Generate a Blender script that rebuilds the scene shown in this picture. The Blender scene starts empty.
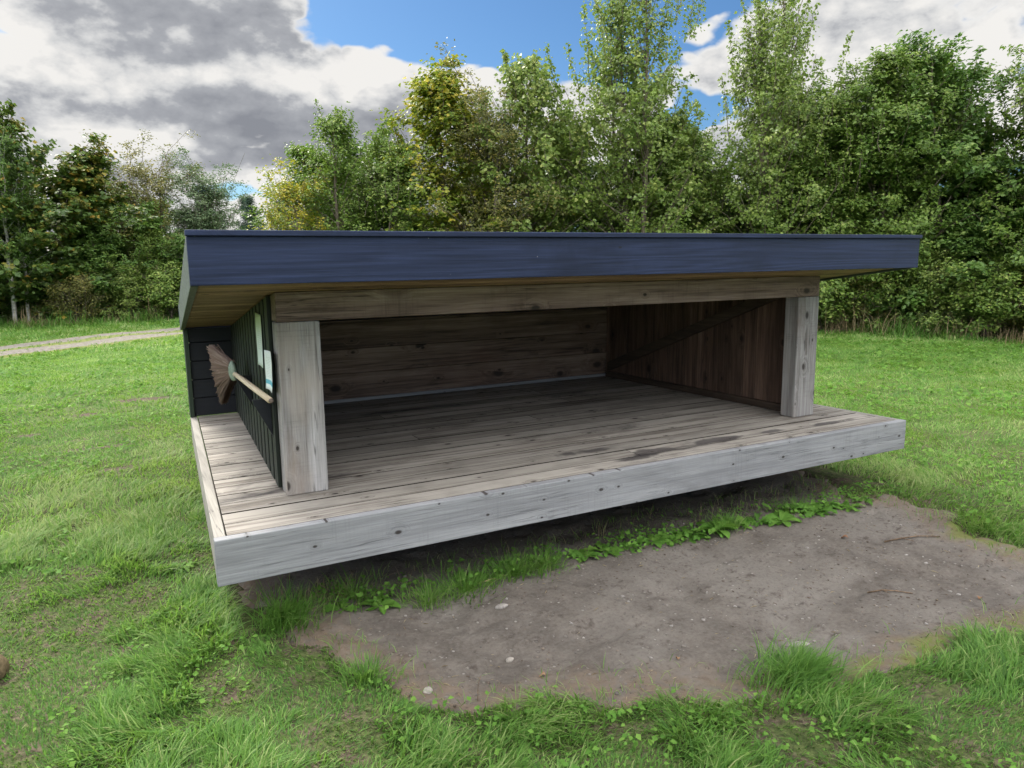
import bpy, bmesh, math, random
import numpy as np
from mathutils import Vector, Matrix
random.seed(7)
rng = np.random.default_rng(7)
scene = bpy.context.scene
col = scene.collection
RAD = math.radians

# ------------------------------------------------------------------ camera
CAM = Vector((-2.5107, -3.1337, 1.586))
pitch, yaw, roll, FPX = -0.1636, -0.4894, -0.0137, 741.92
cam = bpy.data.cameras.new('camera')
camo = bpy.data.objects.new('camera', cam)
col.objects.link(camo)
Fv = Vector((-math.sin(yaw)*math.cos(pitch), math.cos(yaw)*math.cos(pitch), math.sin(pitch)))
Rt0 = Vector((math.cos(yaw), math.sin(yaw), 0)); U0 = Rt0.cross(Fv)
Rt = math.cos(roll)*Rt0 + math.sin(roll)*U0
Uv = -math.sin(roll)*Rt0 + math.cos(roll)*U0
M = Matrix((Rt, Uv, -Fv)).transposed().to_4x4()
M.translation = CAM
camo.matrix_world = M
cam.sensor_width = 36.0
cam.lens = FPX/1024*36.0
cam.clip_start = 0.05
cam.clip_end = 2000
scene.camera = camo

# ------------------------------------------------------------------ noise + helpers
def vnoise(x, y, seed=0):
    xi = np.floor(x).astype(np.int64); yi = np.floor(y).astype(np.int64)
    fx = x-xi; fy = y-yi
    fx = fx*fx*(3-2*fx); fy = fy*fy*(3-2*fy)
    def h(a, b):
        n = (a*374761393 + b*668265263 + seed*974634777) & 0xffffffff
        n = ((n ^ (n >> 13))*1274126177) & 0xffffffff
        n = n ^ (n >> 16)
        return (n & 0xffff)/65535.0
    return (h(xi, yi)*(1-fx)+h(xi+1, yi)*fx)*(1-fy)+(h(xi, yi+1)*(1-fx)+h(xi+1, yi+1)*fx)*fy

def fbm(x, y, seed=0, octv=4):
    s = 0; a = .5; t = 0
    for i in range(octv):
        s = s + a*vnoise(x*2**i, y*2**i, seed+i*17); t += a; a *= .5
    return s/t

def sstep(a, b, x):
    t = np.clip((x-a)/(b-a), 0, 1)
    return t*t*(3-2*t)

def poly_sd(px, py, poly):
    P = np.array(poly, float); n = len(P)
    d = np.full(px.shape, 1e9); inside = np.zeros(px.shape, bool)
    for i in range(n):
        a = P[i]; b = P[(i+1) % n]
        ex, ey = b-a
        wx, wy = px-a[0], py-a[1]
        t = np.clip((wx*ex+wy*ey)/(ex*ex+ey*ey+1e-12), 0, 1)
        d = np.minimum(d, np.hypot(wx-ex*t, wy-ey*t))
        c = ((a[1] > py) != (b[1] > py)) & (px < (b[0]-a[0])*(py-a[1])/((b[1]-a[1])+1e-12)+a[0])
        inside ^= c
    return np.where(inside, -d, d)

DIRT = [(-2.02, .42), (-1.93, .05), (-1.86, -.26), (-1.70, -.62), (-1.50, -.90), (-1.10, -1.04), (-.78, -1.15), (-.62, -1.29),
        (-.46, -1.34), (-.28, -1.38), (-.06, -1.42), (.22, -1.50), (.50, -1.50), (.86, -1.58), (1.3, -1.80), (1.9, -1.85), (2.15, -1.55), (1.95, -1.2),
        (1.66, -1.06), (1.74, -.72), (1.90, -.45), (1.93, -.12), (1.72, .06), (1.9, .35), (1.95, 2.7), (-1.95, 2.7), (-1.98, 1.2)]
SPOTS = [(-2.25, 6.75, .55, .16), (-2.9, 6.05, .25, .1), (-3.35, 5.2, .16, .12), (-2.62, 3.4, .22, .1), (-2.75, 1.9, .2, .08), (-3.1, .02, .14, .1),
         (-2.8, 4.3, .5, .07), (.02, -1.66, .16, .07), (1.9, .3, .3, .1), (-.3, -1.62, .12, .06)]

def dirt_sd(x, y):
    return poly_sd(x, y, DIRT) + (fbm(x*4, y*4, 3)-.5)*.26 + (fbm(x*13, y*13, 9)-.5)*.14

def spot_mask(x, y):
    m = np.zeros(np.shape(x))
    for (a, b, r1, r2) in SPOTS:
        m = np.maximum(m, 1-np.hypot((x-a)/r1, (y-b)/r2)*(.8+.5*fbm(x*5, y*5, 5)))
    return np.clip(m*1.6, 0, 1)

# track, a two wheel gravel path beyond the lawn
PATH = [(-16, 5.7), (-9, 10.6), (-4.6, 14.15), (-2.85, 15.45), (-1.3, 16.45), (1.2, 18.4), (4.5, 21.4), (8, 25.5), (10, 31)]
def path_sd(x, y):
    d = np.full(np.shape(x), 1e9)
    for (a, b) in zip(PATH[:-1], PATH[1:]):
        ex, ey = b[0]-a[0], b[1]-a[1]
        t = np.clip(((x-a[0])*ex+(y-a[1])*ey)/(ex*ex+ey*ey), 0, 1)
        d = np.minimum(d, np.hypot(x-a[0]-ex*t, y-a[1]-ey*t))
    return d

def base_h(x, y):
    r = np.hypot(x, y-1.4)
    k = sstep(2.5, 12, r)
    h = (fbm(x*.35, y*.35, 21)-.5)*.16*k + (fbm(x*1.6, y*1.6, 22)-.5)*.035
    h = h + sstep(24, 70, r)*(fbm(x*.03, y*.03, 5)-.5)*1.0
    return h

def ground_h(x, y):
    h = base_h(x, y)
    h = h - .07*sstep(.06, -.10, dirt_sd(x, y))*(np.abs(x) < 4) * (np.abs(y) < 5)
    return h

def tag(o, label=None, cat=None, group=None, kind=None):
    if label: o['label'] = label
    if cat: o['category'] = cat
    if group: o['group'] = group
    if kind: o['kind'] = kind
    return o

def empty(name, loc, label=None, cat=None, group=None):
    o = bpy.data.objects.new(name, None); col.objects.link(o)
    o.location = loc; o.empty_display_size = .2
    return tag(o, label, cat, group)

def np_mesh(name, V, F, mat, parent=None, attrs=None, smooth=False):
    """V (n,3), F list/array of equal-size or list of arrays"""
    me = bpy.data.meshes.new(name)
    V = np.asarray(V, np.float32)
    if isinstance(F, np.ndarray): F = [F]
    loops = np.concatenate([f.reshape(-1) for f in F]).astype(np.int32)
    tot = np.concatenate([np.full(len(f), f.shape[1], np.int32) for f in F])
    st = np.concatenate([[0], np.cumsum(tot)[:-1]]).astype(np.int32)
    me.vertices.add(len(V)); me.vertices.foreach_set('co', V.reshape(-1))
    me.loops.add(len(loops)); me.loops.foreach_set('vertex_index', loops)
    me.polygons.add(len(tot)); me.polygons.foreach_set('loop_start', st)
    me.polygons.foreach_set('loop_total', tot)
    if smooth: me.polygons.foreach_set('use_smooth', np.ones(len(tot), bool))
    me.update(calc_edges=True); me.validate()
    for k, a in (attrs or {}).items():
        at = me.attributes.new(k, 'FLOAT', 'POINT')
        at.data.foreach_set('value', np.asarray(a, np.float32))
    if mat: me.materials.append(mat)
    o = bpy.data.objects.new(name, me); col.objects.link(o)
    if parent:
        o.parent = parent
    return o

class MB:
    """collects hexahedra / tubes into one mesh with a per-piece random value"""
    def __init__(s): s.v = []; s.f = []; s.pv = []
    def add(s, V, F, pv=None):
        n = len(s.v); s.v += [tuple(v) for v in V]; s.f += [tuple(i+n for i in f) for f in F]
        s.pv += [random.random() if pv is None else pv]*len(V)
    def hexa(s, b, t, pv=None):
        if pv is None: pv = random.random()
        s.add(list(b)+list(t), [(3, 2, 1, 0), (4, 5, 6, 7), (0, 1, 5, 4), (1, 2, 6, 5), (2, 3, 7, 6), (3, 0, 4, 7)], pv)
    def box(s, x0, x1, y0, y1, z0, z1, pv=None):
        s.hexa([(x0, y0, z0), (x1, y0, z0), (x1, y1, z0), (x0, y1, z0)], [(x0, y0, z1), (x1, y0, z1), (x1, y1, z1), (x0, y1, z1)], pv)
    def tube(s, pts, rad, seg=8, pv=None):
        if pv is None: pv = random.random()
        pts = [Vector(p) for p in pts]; V = []; F = []
        for i, p in enumerate(pts):
            d = (pts[min(i+1, len(pts)-1)]-pts[max(i-1, 0)]).normalized()
            a = d.cross(Vector((0.31, .2, .93))).normalized(); b = d.cross(a)
            r = rad[i] if hasattr(rad, '__len__') else rad
            for k in range(seg):
                t = 2*math.pi*k/seg
                V.append(p+a*r*math.cos(t)+b*r*math.sin(t))
        for i in range(len(pts)-1):
            for k in range(seg):
                F.append((i*seg+k, i*seg+(k+1) % seg, (i+1)*seg+(k+1) % seg, (i+1)*seg+k))
        F.append(tuple(range(seg-1, -1, -1))); F.append(tuple((len(pts)-1)*seg+k for k in range(seg)))
        s.add(V, F, pv)
    def build(s, name, mat, parent=None, bevel=0, off=None, smooth=False):
        me = bpy.data.meshes.new(name)
        o3 = Vector(off) if off else (Vector(parent.location) if parent else Vector((0, 0, 0)))
        if parent and parent.parent: o3 = Vector(parent.parent.location)
        me.from_pydata([tuple(Vector(v)-o3) for v in s.v], [], s.f)
        bm = bmesh.new(); bm.from_mesh(me); bmesh.ops.recalc_face_normals(bm, faces=bm.faces); bm.to_mesh(me); bm.free()
        at = me.attributes.new('pv', 'FLOAT', 'POINT'); at.data.foreach_set('value', s.pv)
        me.materials.append(mat)
        if smooth:
            for p in me.polygons: p.use_smooth = True
        o = bpy.data.objects.new(name, me); col.objects.link(o)
        if parent: o.parent = parent
        elif off: o.location = off
        if bevel:
            m = o.modifiers.new('edge', 'BEVEL'); m.width = bevel; m.segments = 2; m.limit_method = 'ANGLE'; m.angle_limit = RAD(40)
        return o

# ------------------------------------------------------------------ materials
def new_mat(name):
    m = bpy.data.materials.new(name); m.use_nodes = True
    nt = m.node_tree; nt.nodes.clear()
    out = nt.nodes.new('ShaderNodeOutputMaterial')
    return m, nt, out

class N:
    def __init__(s, nt): s.nt = nt
    def __call__(s, typ, **kw):
        n = s.nt.nodes.new('ShaderNode'+typ)
        for k, v in kw.items(): setattr(n, k, v)
        return n
    def link(s, a, b): s.nt.links.new(a, b)
    def val(s, node, i, v):
        if isinstance(v, bpy.types.NodeSocket): s.link(v, node.inputs[i])
        else: node.inputs[i].default_value = v
    def math(s, op, a, b=0.0, c=0.0, clamp=False):
        n = s('Math', operation=op); n.use_clamp = clamp
        s.val(n, 0, a); s.val(n, 1, b); s.val(n, 2, c)
        return n.outputs[0]
    def vmath(s, op, a, b=(0, 0, 0)):
        n = s('VectorMath', operation=op); s.val(n, 0, a); s.val(n, 1, b)
        return n
    def noise(s, vec, scale, detail=4, rough=.5, dist=0.0, dim='3D'):
        n = s('TexNoise'); n.noise_dimensions = dim
        if vec is not None: s.link(vec, n.inputs['Vector'])
        n.inputs['Scale'].default_value = scale; n.inputs['Detail'].default_value = detail
        n.inputs['Roughness'].default_value = rough; n.inputs['Distortion'].default_value = dist
        return n.outputs['Fac']
    def mapr(s, v, a, b, c=0.0, d=1.0, smooth=True):
        n = s('MapRange'); n.interpolation_type = 'SMOOTHSTEP' if smooth else 'LINEAR'
        s.val(n, 0, v); n.inputs[1].default_value = a; n.inputs[2].default_value = b
        n.inputs[3].default_value = c; n.inputs[4].default_value = d
        return n.outputs[0]
    def mix(s, f, a, b, blend='MIX'):
        n = s('Mix', data_type='RGBA', blend_type=blend)
        s.val(n, 0, f)
        for i, c in ((6, a), (7, b)):
            if isinstance(c, bpy.types.NodeSocket): s.link(c, n.inputs[i])
            else: n.inputs[i].default_value = (*c[:3], 1)
        return n.outputs[2]
    def ramp(s, f, stops):
        n = s('ValToRGB'); s.link(f, n.inputs[0])
        e = n.color_ramp.elements
        while len(e) < len(stops): e.new(.5)
        for el, (p, c) in zip(e, stops): el.position = p; el.color = (*c[:3], 1)
        return n.outputs[0]
    def mapping(s, vec, scale, loc=(0, 0, 0), rot=(0, 0, 0)):
        n = s('Mapping'); s.link(vec, n.inputs[0])
        n.inputs[1].default_value = loc; n.inputs[2].default_value = rot; n.inputs[3].default_value = scale
        return n.outputs[0]
    def bump(s, h, strength, dist):
        n = s('Bump'); s.link(h, n.inputs['Height']); n.inputs['Strength'].default_value = strength; n.inputs['Distance'].default_value = dist
        return n.outputs[0]
    def bsdf(s, color, rough=.7, spec=.3, normal=None):
        n = s('BsdfPrincipled')
        s.val(n, 'Base Color', color if isinstance(color, bpy.types.NodeSocket) else (*color[:3], 1))
        s.val(n, 'Roughness', rough); n.inputs['Specular IOR Level'].default_value = spec
        if normal: s.link(normal, n.inputs['Normal'])
        return n.outputs[0]

def wood(name, dark, mid, light, axis='x', knots=.6, knot_scale=3.0, stain=0.0, stain_col=(.05, .045, .045), var=.25, rough=.75,
         grain=1.0, bump=.5, warm=None, spec=.3, perp='y', saw=None, cracks=.75, knot_size=.15, front_only=False, marks=()):
    m, nt, out = new_mat(name); n = N(nt)
    tc = n('TexCoord'); at = n('Attribute', attribute_name='pv')
    pv = at.outputs['Fac']
    off = n('CombineXYZ'); [n.link(n.math('MULTIPLY', pv, k), off.inputs[i]) for i, k in enumerate((37., 53., 71.))]
    v = n.vmath('ADD', tc.outputs['Object'], off.outputs[0]).outputs[0]
    L, S = 1.2, 26.0
    sc = {'x': (L, S, S), 'y': (S, L, S), 'z': (S, S, L)}[axis]
    # knots first, so that the grain can bend round them
    sepv = n('SeparateXYZ'); n.link(v, sepv.inputs[0]); kv = n('CombineXYZ')
    for q_, a_ in enumerate([a_ for a_ in 'xyz' if a_ != perp]):
        n.link(n.math('MULTIPLY', sepv.outputs['xyz'.index(a_)], knot_scale*(.6 if a_ == axis else 1.0)), kv.inputs[q_])
    kv = kv.outputs[0]
    wob = n.noise(v, 9, 2)
    vor = n('TexVoronoi'); vor.feature = 'F1'; vor.voronoi_dimensions = '2D'; n.link(kv, vor.inputs['Vector']); vor.inputs['Scale'].default_value = 1.0; vor.inputs['Randomness'].default_value = 1
    sep = n('SeparateColor'); n.link(vor.outputs['Color'], sep.inputs[0])
    dist = n.math('ADD', vor.outputs['Distance'], n.math('MULTIPLY', n.math('SUBTRACT', wob, .5), .12))
    size = n.math('MULTIPLY_ADD', n.math('POWER', sep.outputs[0], 2.5), knot_size, .05)
    k1 = n.math('SUBTRACT', 1.0, n.math('DIVIDE', dist, size), clamp=True)
    on = n.math('GREATER_THAN', sep.outputs[1], 1-knots)
    if front_only:
        gn = n('SeparateXYZ'); n.link(n('NewGeometry').outputs['True Normal'], gn.inputs[0])
        on = n.math('MULTIPLY', on, n.math('GREATER_THAN', n.math('ABSOLUTE', gn.outputs[1]), .7))
    knot = n.math('MULTIPLY', n.mapr(k1, 0, .6), on)
    halo = n.math('MULTIPLY', n.mapr(n.math('SUBTRACT', 1.0, n.math('DIVIDE', dist, n.math('MULTIPLY', size, 3.2)), clamp=True), 0, 1), on)
    gv = n.mapping(v, sc)
    bend = n('CombineXYZ')
    for i in range(3): n.link(n.math('MULTIPLY', halo, 2.2), bend.inputs[i])
    gv2 = n.vmath('ADD', gv, bend.outputs[0]).outputs[0]
    broad = n.noise(n.mapping(v, tuple(s*.22 for s in sc)), 1, 4, .6, .6)
    fine = n.noise(gv2, 1.0, 6, .65, .35)
    fib = n.noise(n.mapping(v, tuple((s*4.5 if s > 2 else s*2.2) for s in sc)), 1, 4, .7)
    blot = n.noise(v, 3.2, 5, .62)
    g = n.math('MULTIPLY_ADD', fine, .45*grain, n.math('MULTIPLY_ADD', broad, .35, n.math('MULTIPLY', fib, .28)))
    c = n.ramp(n.mapr(g, .42, .68, smooth=False), [(0, dark), (.45, mid), (1, light)])
    if warm:
        c = n.mix(n.mapr(n.noise(n.mapping(v, tuple((s*.12 if s > 2 else s*.8) for s in sc)), 1, 3, .6), .45, .7), c, warm, 'MIX')
    c = n.mix(n.mapr(blot, .45, .78, 0, .35), c, dark)
    if stain:
        stn = n.noise(n.mapping(tc.outputs['Object'], {'x': (.55, 1.5, 1.5), 'y': (1.5, .55, 1.5), 'z': (1.5, 1.5, .6)}[axis]), 1.5, 7, .68, .4)
        c = n.mix(n.mapr(stn, .54, .74, 0, stain), c, stain_col)
    for (ma, mb_, mr, ms) in marks:      # spilt, soaked-in stains with an outline of their own
        q3 = n('VectorMath', operation='MULTIPLY_ADD'); n.link(tc.outputs['Object'], q3.inputs[0]); q3.inputs[1].default_value = (1/mr, 1/ms, 0); q3.inputs[2].default_value = (-ma/mr, -(mb_-1.4)/ms, 0)
        ln = n.vmath('LENGTH', q3.outputs[0]).outputs['Value']
        c = n.mix(n.mapr(n.math('ADD', ln, n.math('MULTIPLY', n.math('SUBTRACT', blot, .5), 3.2)), .45, 1.1, .78, 0), c, stain_col)
    c = n.mix(n.math('MULTIPLY', halo, .35), c, dark)
    c = n.mix(n.math('MULTIPLY', knot, .92), c, (.022, .015, .012))
    # drying cracks
    cr = n.noise(n.mapping(v, tuple((s*1.6 if s > 2 else s*.9) for s in sc)), 1, 3, .5)
    crack = n.mapr(n.math('ABSOLUTE', n.math('SUBTRACT', cr, .5)), 0, .02, 1, 0)
    crack = n.math('MULTIPLY', crack, n.mapr(n.noise(v, 2.3, 2), .5, .62))
    c = n.mix(n.math('MULTIPLY', crack, cracks), c, tuple(d*.25 for d in dark))
    if saw:      # faint marks of the saw blade across the grain
        sm = n.noise(n.mapping(v, {'z': (3, 3, 110), 'x': (110, 3, 3)}[saw]), 1, 3, .6)
        c = n.mix(n.math('MULTIPLY', n.mapr(sm, .48, .68), n.mapr(blot, .42, .66, 0, .30)), c, tuple(d*.8 for d in dark))
    br = n.math('MULTIPLY_ADD', pv, var, 1-var/2)
    hsv = n('HueSaturation'); n.link(c, hsv.inputs['Color']); n.link(br, hsv.inputs['Value'])
    h = n.math('SUBTRACT', n.math('MULTIPLY_ADD', fib, .5, fine), n.math('MULTIPLY', crack, .8))
    nb = n.bump(h, bump, .004)
    n.link(n.bsdf(hsv.outputs[0], rough, spec, nb), out.inputs[0])
    return m

W_DECK = wood('weathered_deck_planks', (.048, .039, .032), (.150, .129, .108), (.315, .288, .25), 'x', .30, 8, .97, (.035, .030, .031), .40, grain=1.5, bump=.7, perp='z', spec=.12, knot_size=.10, marks=[(.28, .22, .26, .07), (.05, .17, .16, .05), (-.05, .42, .2, .05), (.75, .25, .22, .05), (1.15, .25, .18, .05), (1.7, .22, .2, .04)])
W_RIM = wood('grey_rim_board', (.155, .155, .16), (.235, .236, .24), (.315, .312, .31), 'x', .42, 10, .8, (.13, .128, .13), .1, grain=.8, saw='x', cracks=.45, knot_size=.08)
W_RIMY = wood('pale_side_rim_board', (.15, .136, .118), (.25, .232, .20), (.33, .308, .27), 'y', .4, 7.0, .2, (.2, .19, .17), .1, perp='x')
W_POST = wood('weathered_post_wood', (.10, .088, .080), (.235, .222, .212), (.38, .366, .356), 'z', .5, 8.0, .75, (.12, .085, .07), .1, warm=(.30, .25, .20), bump=.9, saw='z', front_only=True)
W_BEAM = wood('brown_beam_wood', (.060, .036, .027), (.178, .122, .096), (.31, .235, .195), 'x', .6, 5.5, .95, (.040, .022, .016), .15, saw='x')
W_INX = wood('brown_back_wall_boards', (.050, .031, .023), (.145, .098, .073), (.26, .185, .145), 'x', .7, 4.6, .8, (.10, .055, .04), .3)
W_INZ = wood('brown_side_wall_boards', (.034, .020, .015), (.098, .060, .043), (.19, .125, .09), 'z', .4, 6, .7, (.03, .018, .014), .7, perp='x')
W_SOF = wood('soffit_boards', (.07, .040, .020), (.20, .125, .065), (.36, .25, .135), 'x', .4, 6, .8, (.045, .028, .015), .6, perp='z')
W_DARK = wood('dark_brown_brace', (.03, .02, .015), (.06, .042, .03), (.10, .07, .05), 'y', .4, 3.5, .2, (.03, .02, .015), .2)

def painted(name, base, hi, axis='x', rough=.48, spec=.5, green=None):
    m, nt, out = new_mat(name); n = N(nt)
    tc = n('TexCoord'); at = n('Attribute', attribute_name='pv')
    off = n('CombineXYZ'); [n.link(n.math('MULTIPLY', at.outputs['Fac'], k), off.inputs[i]) for i, k in enumerate((7., 13., 11.))]
    v = n.vmath('ADD', tc.outputs['Object'], off.outputs[0]).outputs[0]
    sc = {'x': (.7, 17, 17), 'y': (17, .7, 17), 'z': (17, 17, .7)}[axis]
    w = n.noise(n.mapping(v, tuple(s*.35 for s in sc)), 1, 2, .45, .3)
    rings = n.math('SINE', n.math('MULTIPLY', w, 95.0))
    fine = n.noise(n.mapping(v, tuple(s*5 if s > 2 else s*3 for s in sc)), 1, 4, .7)
    g = n.math('MULTIPLY_ADD', rings, .09, fine)
    c = n.mix(n.mapr(g, .3, .85, 0, 1, False), base, hi)
    bl = n.noise(v, 2.0, 5, .65)
    c = n.mix(n.mapr(bl, .45, .75, 0, .6), c, green or tuple(b*.6 for b in base))
    vor = n('TexVoronoi'); n.link(n.mapping(v, (3, 6, 6)), vor.inputs['Vector']); vor.inputs['Scale'].default_value = 1.3
    dot = n.mapr(vor.outputs['Distance'], .03, .06, .8, 0)
    c = n.mix(dot, c, (.01, .01, .012))
    spk = n('TexVoronoi'); n.link(v, spk.inputs['Vector']); spk.inputs['Scale'].default_value = 9
    c = n.mix(n.mapr(spk.outputs['Distance'], .02, .04, .5, 0), c, (.3, .3, .3))
    nb = n.bump(g, .55, .003)
    n.link(n.bsdf(c, n.mapr(fine, .2, .8, rough-.08, rough+.14), spec, nb), out.inputs[0])
    return m
P_FASC = painted('dark_blue_paint', (.008, .013, .032), (.026, .038, .086), 'x', .6, .22)
P_SIDE = painted('dark_green_grey_paint', (.028, .042, .034), (.065, .085, .066), 'y', .6, green=(.05, .075, .04))
P_WALLZ = painted('dark_green_black_cladding', (.006, .009, .006), (.018, .024, .015), 'z', .6, .35)
P_WALLX = painted('black_horizontal_cladding', (.005, .006, .009), (.011, .013, .018), 'x', .55, .4)
P_TRIM = painted('dark_green_trim', (.02, .032, .02), (.04, .06, .035), 'z', .6, .35)

def simple(name, color, rough=.7, spec=.3, nscale=20, var=.3, bump=.2, bd=.003):
    m, nt, out = new_mat(name); n = N(nt)
    tc = n('TexCoord'); f = n.noise(tc.outputs['Object'], nscale, 5, .65)
    c = n.mix(n.mapr(f, .3, .7), tuple(k*(1-var) for k in color), tuple(min(1, k*(1+var)) for k in color))
    n.link(n.bsdf(c, rough, spec, n.bump(f, bump, bd)), out.inputs[0])
    return m

# ------------------------------------------------------------------ ground
def ground_mat():
    m, nt, out = new_mat('lawn_soil'); n = N(nt)
    tc = n('TexCoord'); v = tc.outputs['Object']
    a = n.noise(v, .35, 4, .6); b = n.noise(v, 2.6, 6, .65); c3 = n.noise(v, 38, 5, .7); d3 = n.noise(v, 9, 4, .6)
    soil = n.mix(n.mapr(c3, .35, .7), (.045, .034, .024), (.13, .10, .072))
    green = n.mix(n.mapr(c3, .3, .7), (.040, .085, .012), (.10, .19, .030))
    green = n.mix(n.mapr(b, .4, .7), green, (.13, .20, .035))
    green = n.mix(n.mapr(a, .4, .65, 0, .5), green, (.07, .14, .02))
    bare = n('Attribute', attribute_name='bare').outputs['Fac']
    near = n('Attribute', attribute_name='near').outputs['Fac']
    lit = n.mix(n.mapr(d3, .30, .52), soil, green)
    thatch = n.mix(n.mapr(c3, .3, .7), (.030, .042, .014), (.085, .105, .035))
    lit = n.mix(n.mapr(d3, .34, .56), soil, thatch)
    c = n.mix(near, green, lit)
    edge = n.math('ADD', bare, n.math('MULTIPLY', n.math('SUBTRACT', d3, .5), .9))
    c = n.mix(n.mapr(edge, .42, .62), c, soil)
    h = n.math('MULTIPLY_ADD', c3, .4, b)
    n.link(n.bsdf(c, .95, .1, n.bump(h, .8, .03)), out.inputs[0])
    return m

def axis_pts():
    near = np.arange(-7, 9.001, .1)
    out = [near]
    s = .1; x = 9.0
    hi = []
    while x < 600: s *= 1.12; x += s; hi.append(x)
    s = .1; x = -7.0; lo = []
    while x > -600: s *= 1.12; x -= s; lo.append(x)
    return np.concatenate([lo[::-1], near, hi])
gx = axis_pts(); gy = axis_pts()-0.5
X, Y = np.meshgrid(gx, gy)
Z = ground_h(X.ravel(), Y.ravel())
nx, ny = len(gx), len(gy)
idx = np.arange(nx*ny).reshape(ny, nx)
Fg = np.stack([idx[:-1, :-1], idx[:-1, 1:], idx[1:, 1:], idx[1:, :-1]], -1).reshape(-1, 4)
xr, yr_ = X.ravel(), Y.ravel()
bare = np.maximum(spot_mask(xr, yr_), sstep(.1, -.02, dirt_sd(xr, yr_)))
near = 1-sstep(5, 16, np.hypot(xr+2.5, yr_+3.1))
g = np_mesh('ground', np.stack([xr, yr_, Z], -1), Fg, ground_mat(), attrs={'bare': bare, 'near': near}, smooth=True)
tag(g, kind='structure')

# bare earth in front of and under the shelter
def dirt_mat():
    m, nt, out = new_mat('trodden_earth'); n = N(nt)
    v = n('TexCoord').outputs['Object']
    big = n.noise(v, .9, 4, .6, .3); mid = n.noise(v, 5, 6, .68); fine = n.noise(v, 55, 5, .75); med = n.noise(v, 16, 5, .7)
    c = n.mix(n.mapr(mid, .35, .68), (.072, .061, .051), (.122, .105, .088))
    c = n.mix(n.mapr(big, .42, .62, 0, .8), c, (.145, .129, .112))
    c = n.mix(n.mapr(med, .54, .70, 0, .85), c, (.045, .034, .028))
    c = n.mix(n.mapr(fine, .42, .75, 0, .4), c, (.165, .15, .132))
    c = n.mix(n.mapr(fine, .5, .28, 0, .55), c, (.06, .047, .04))
    vo = n('TexVoronoi'); n.link(v, vo.inputs['Vector']); vo.inputs['Scale'].default_value = 34
    sp = n('SeparateColor'); n.link(vo.outputs['Color'], sp.inputs[0])
    peb = n.math('MULTIPLY', n.mapr(vo.outputs['Distance'], .16, .3, 1, 0), n.math('GREATER_THAN', sp.outputs[0], .84))
    c = n.mix(n.math('MULTIPLY', peb, .6), c, n.mix(sp.outputs[1], (.12, .10, .09), (.38, .35, .31)))
    rim = n('Attribute', attribute_name='rim').outputs['Fac']
    c = n.mix(n.math('MULTIPLY', rim, n.mapr(med, .3, .6)), c, (.135, .098, .068))
    moss = n('Attribute', attribute_name='moss').outputs['Fac']
    c = n.mix(n.math('MULTIPLY', moss, n.mapr(mid, .4, .55)), c, (.11, .12, .035))
    h = n.math('ADD', n.math('MULTIPLY_ADD', med, .8, n.math('MULTIPLY', fine, .5)), n.math('MULTIPLY', peb, .6))
    n.link(n.bsdf(c, .92, .15, n.bump(h, .9, .014)), out.inputs[0])
    return m
def dirt_h(x, y):
    sd = dirt_sd(x, y)
    z = base_h(x, y) - .022 + .02*sstep(-.35, 0, sd)
    z = z + (fbm(x*7, y*7, 31)-.5)*.026 - .018*sstep(.56, .68, fbm(x*3.3+9, y*4.6, 37))*sstep(0, -.2, sd) + (fbm(x*22, y*22, 33)-.5)*.008
    z = z - .07*sstep(-.01, .09, sd)
    return z
dx = np.arange(-2.4, 2.6, .022); dy = np.arange(-2.15, 2.95, .022)
DX, DY = np.meshgrid(dx, dy); sdv = dirt_sd(DX.ravel(), DY.ravel())
idx = np.arange(DX.size).reshape(DX.shape)
Fd = np.stack([idx[:-1, :-1], idx[:-1, 1:], idx[1:, 1:], idx[1:, :-1]], -1).reshape(-1, 4)
Fd = Fd[sdv[Fd].min(1) < .12]
used, inv = np.unique(Fd, return_inverse=True)
xv = DX.ravel()[used]; yv = DY.ravel()[used]
d = np_mesh('bare_earth', np.stack([xv, yv, dirt_h(xv, yv)], -1), inv.reshape(Fd.shape), dirt_mat(),
            attrs={'rim': sstep(-.28, -.02, sdv[used])*.8, 'moss': sstep(-.16, -.02, sdv[used])*(yv < -.6)*sstep(-.9, .3, xv)}, smooth=True)
tag(d, kind='structure')

# gravel track
def path_mat():
    m, nt, out = new_mat('gravel_track'); n = N(nt)
    v = n('TexCoord').outputs['Object']
    a = n.noise(v, 1.2, 5, .65); b = n.noise(v, 14, 6, .75)
    lat = n('Attribute', attribute_name='lat').outputs['Fac']
    c = n.mix(n.mapr(b, .3, .7), (.12, .105, .085), (.26, .235, .20))
    g2 = n.mix(n.mapr(b, .3, .7), (.09, .13, .03), (.22, .22, .08))
    gm = n.math('ADD', lat, n.math('MULTIPLY', n.math('SUBTRACT', a, .5), 1.3))
    c = n.mix(n.mapr(gm, .35, .7), c, g2)
    n.link(n.bsdf(c, .95, .1, n.bump(b, .5, .02)), out.inputs[0])
    return m
Vp = []; Fp = []; lat = []
pp = []
for a, b in zip(PATH[:-1], PATH[1:]):
    L = math.dist(a, b); k = int(L/.4)
    for i in range(k): pp.append((a[0]+(b[0]-a[0])*i/k, a[1]+(b[1]-a[1])*i/k))
pp = np.array(pp)
tng = np.gradient(pp, axis=0); tng /= np.linalg.norm(tng, axis=1)[:, None]
nrm = np.stack([-tng[:, 1], tng[:, 0]], -1)
offs = np.linspace(-1.05, 1.05, 17)
for i in range(len(pp)):
    for o_ in offs:
        q = pp[i]+nrm[i]*o_*(1+.08*math.sin(i*.7)); Vp.append(q)
        lat.append(.95*math.exp(-(o_/.30)**2)*(.9)+max(0, abs(o_)-.72)/.3*1.2)
Vp = np.array(Vp); Zp = ground_h(Vp[:, 0], Vp[:, 1])+.03
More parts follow.
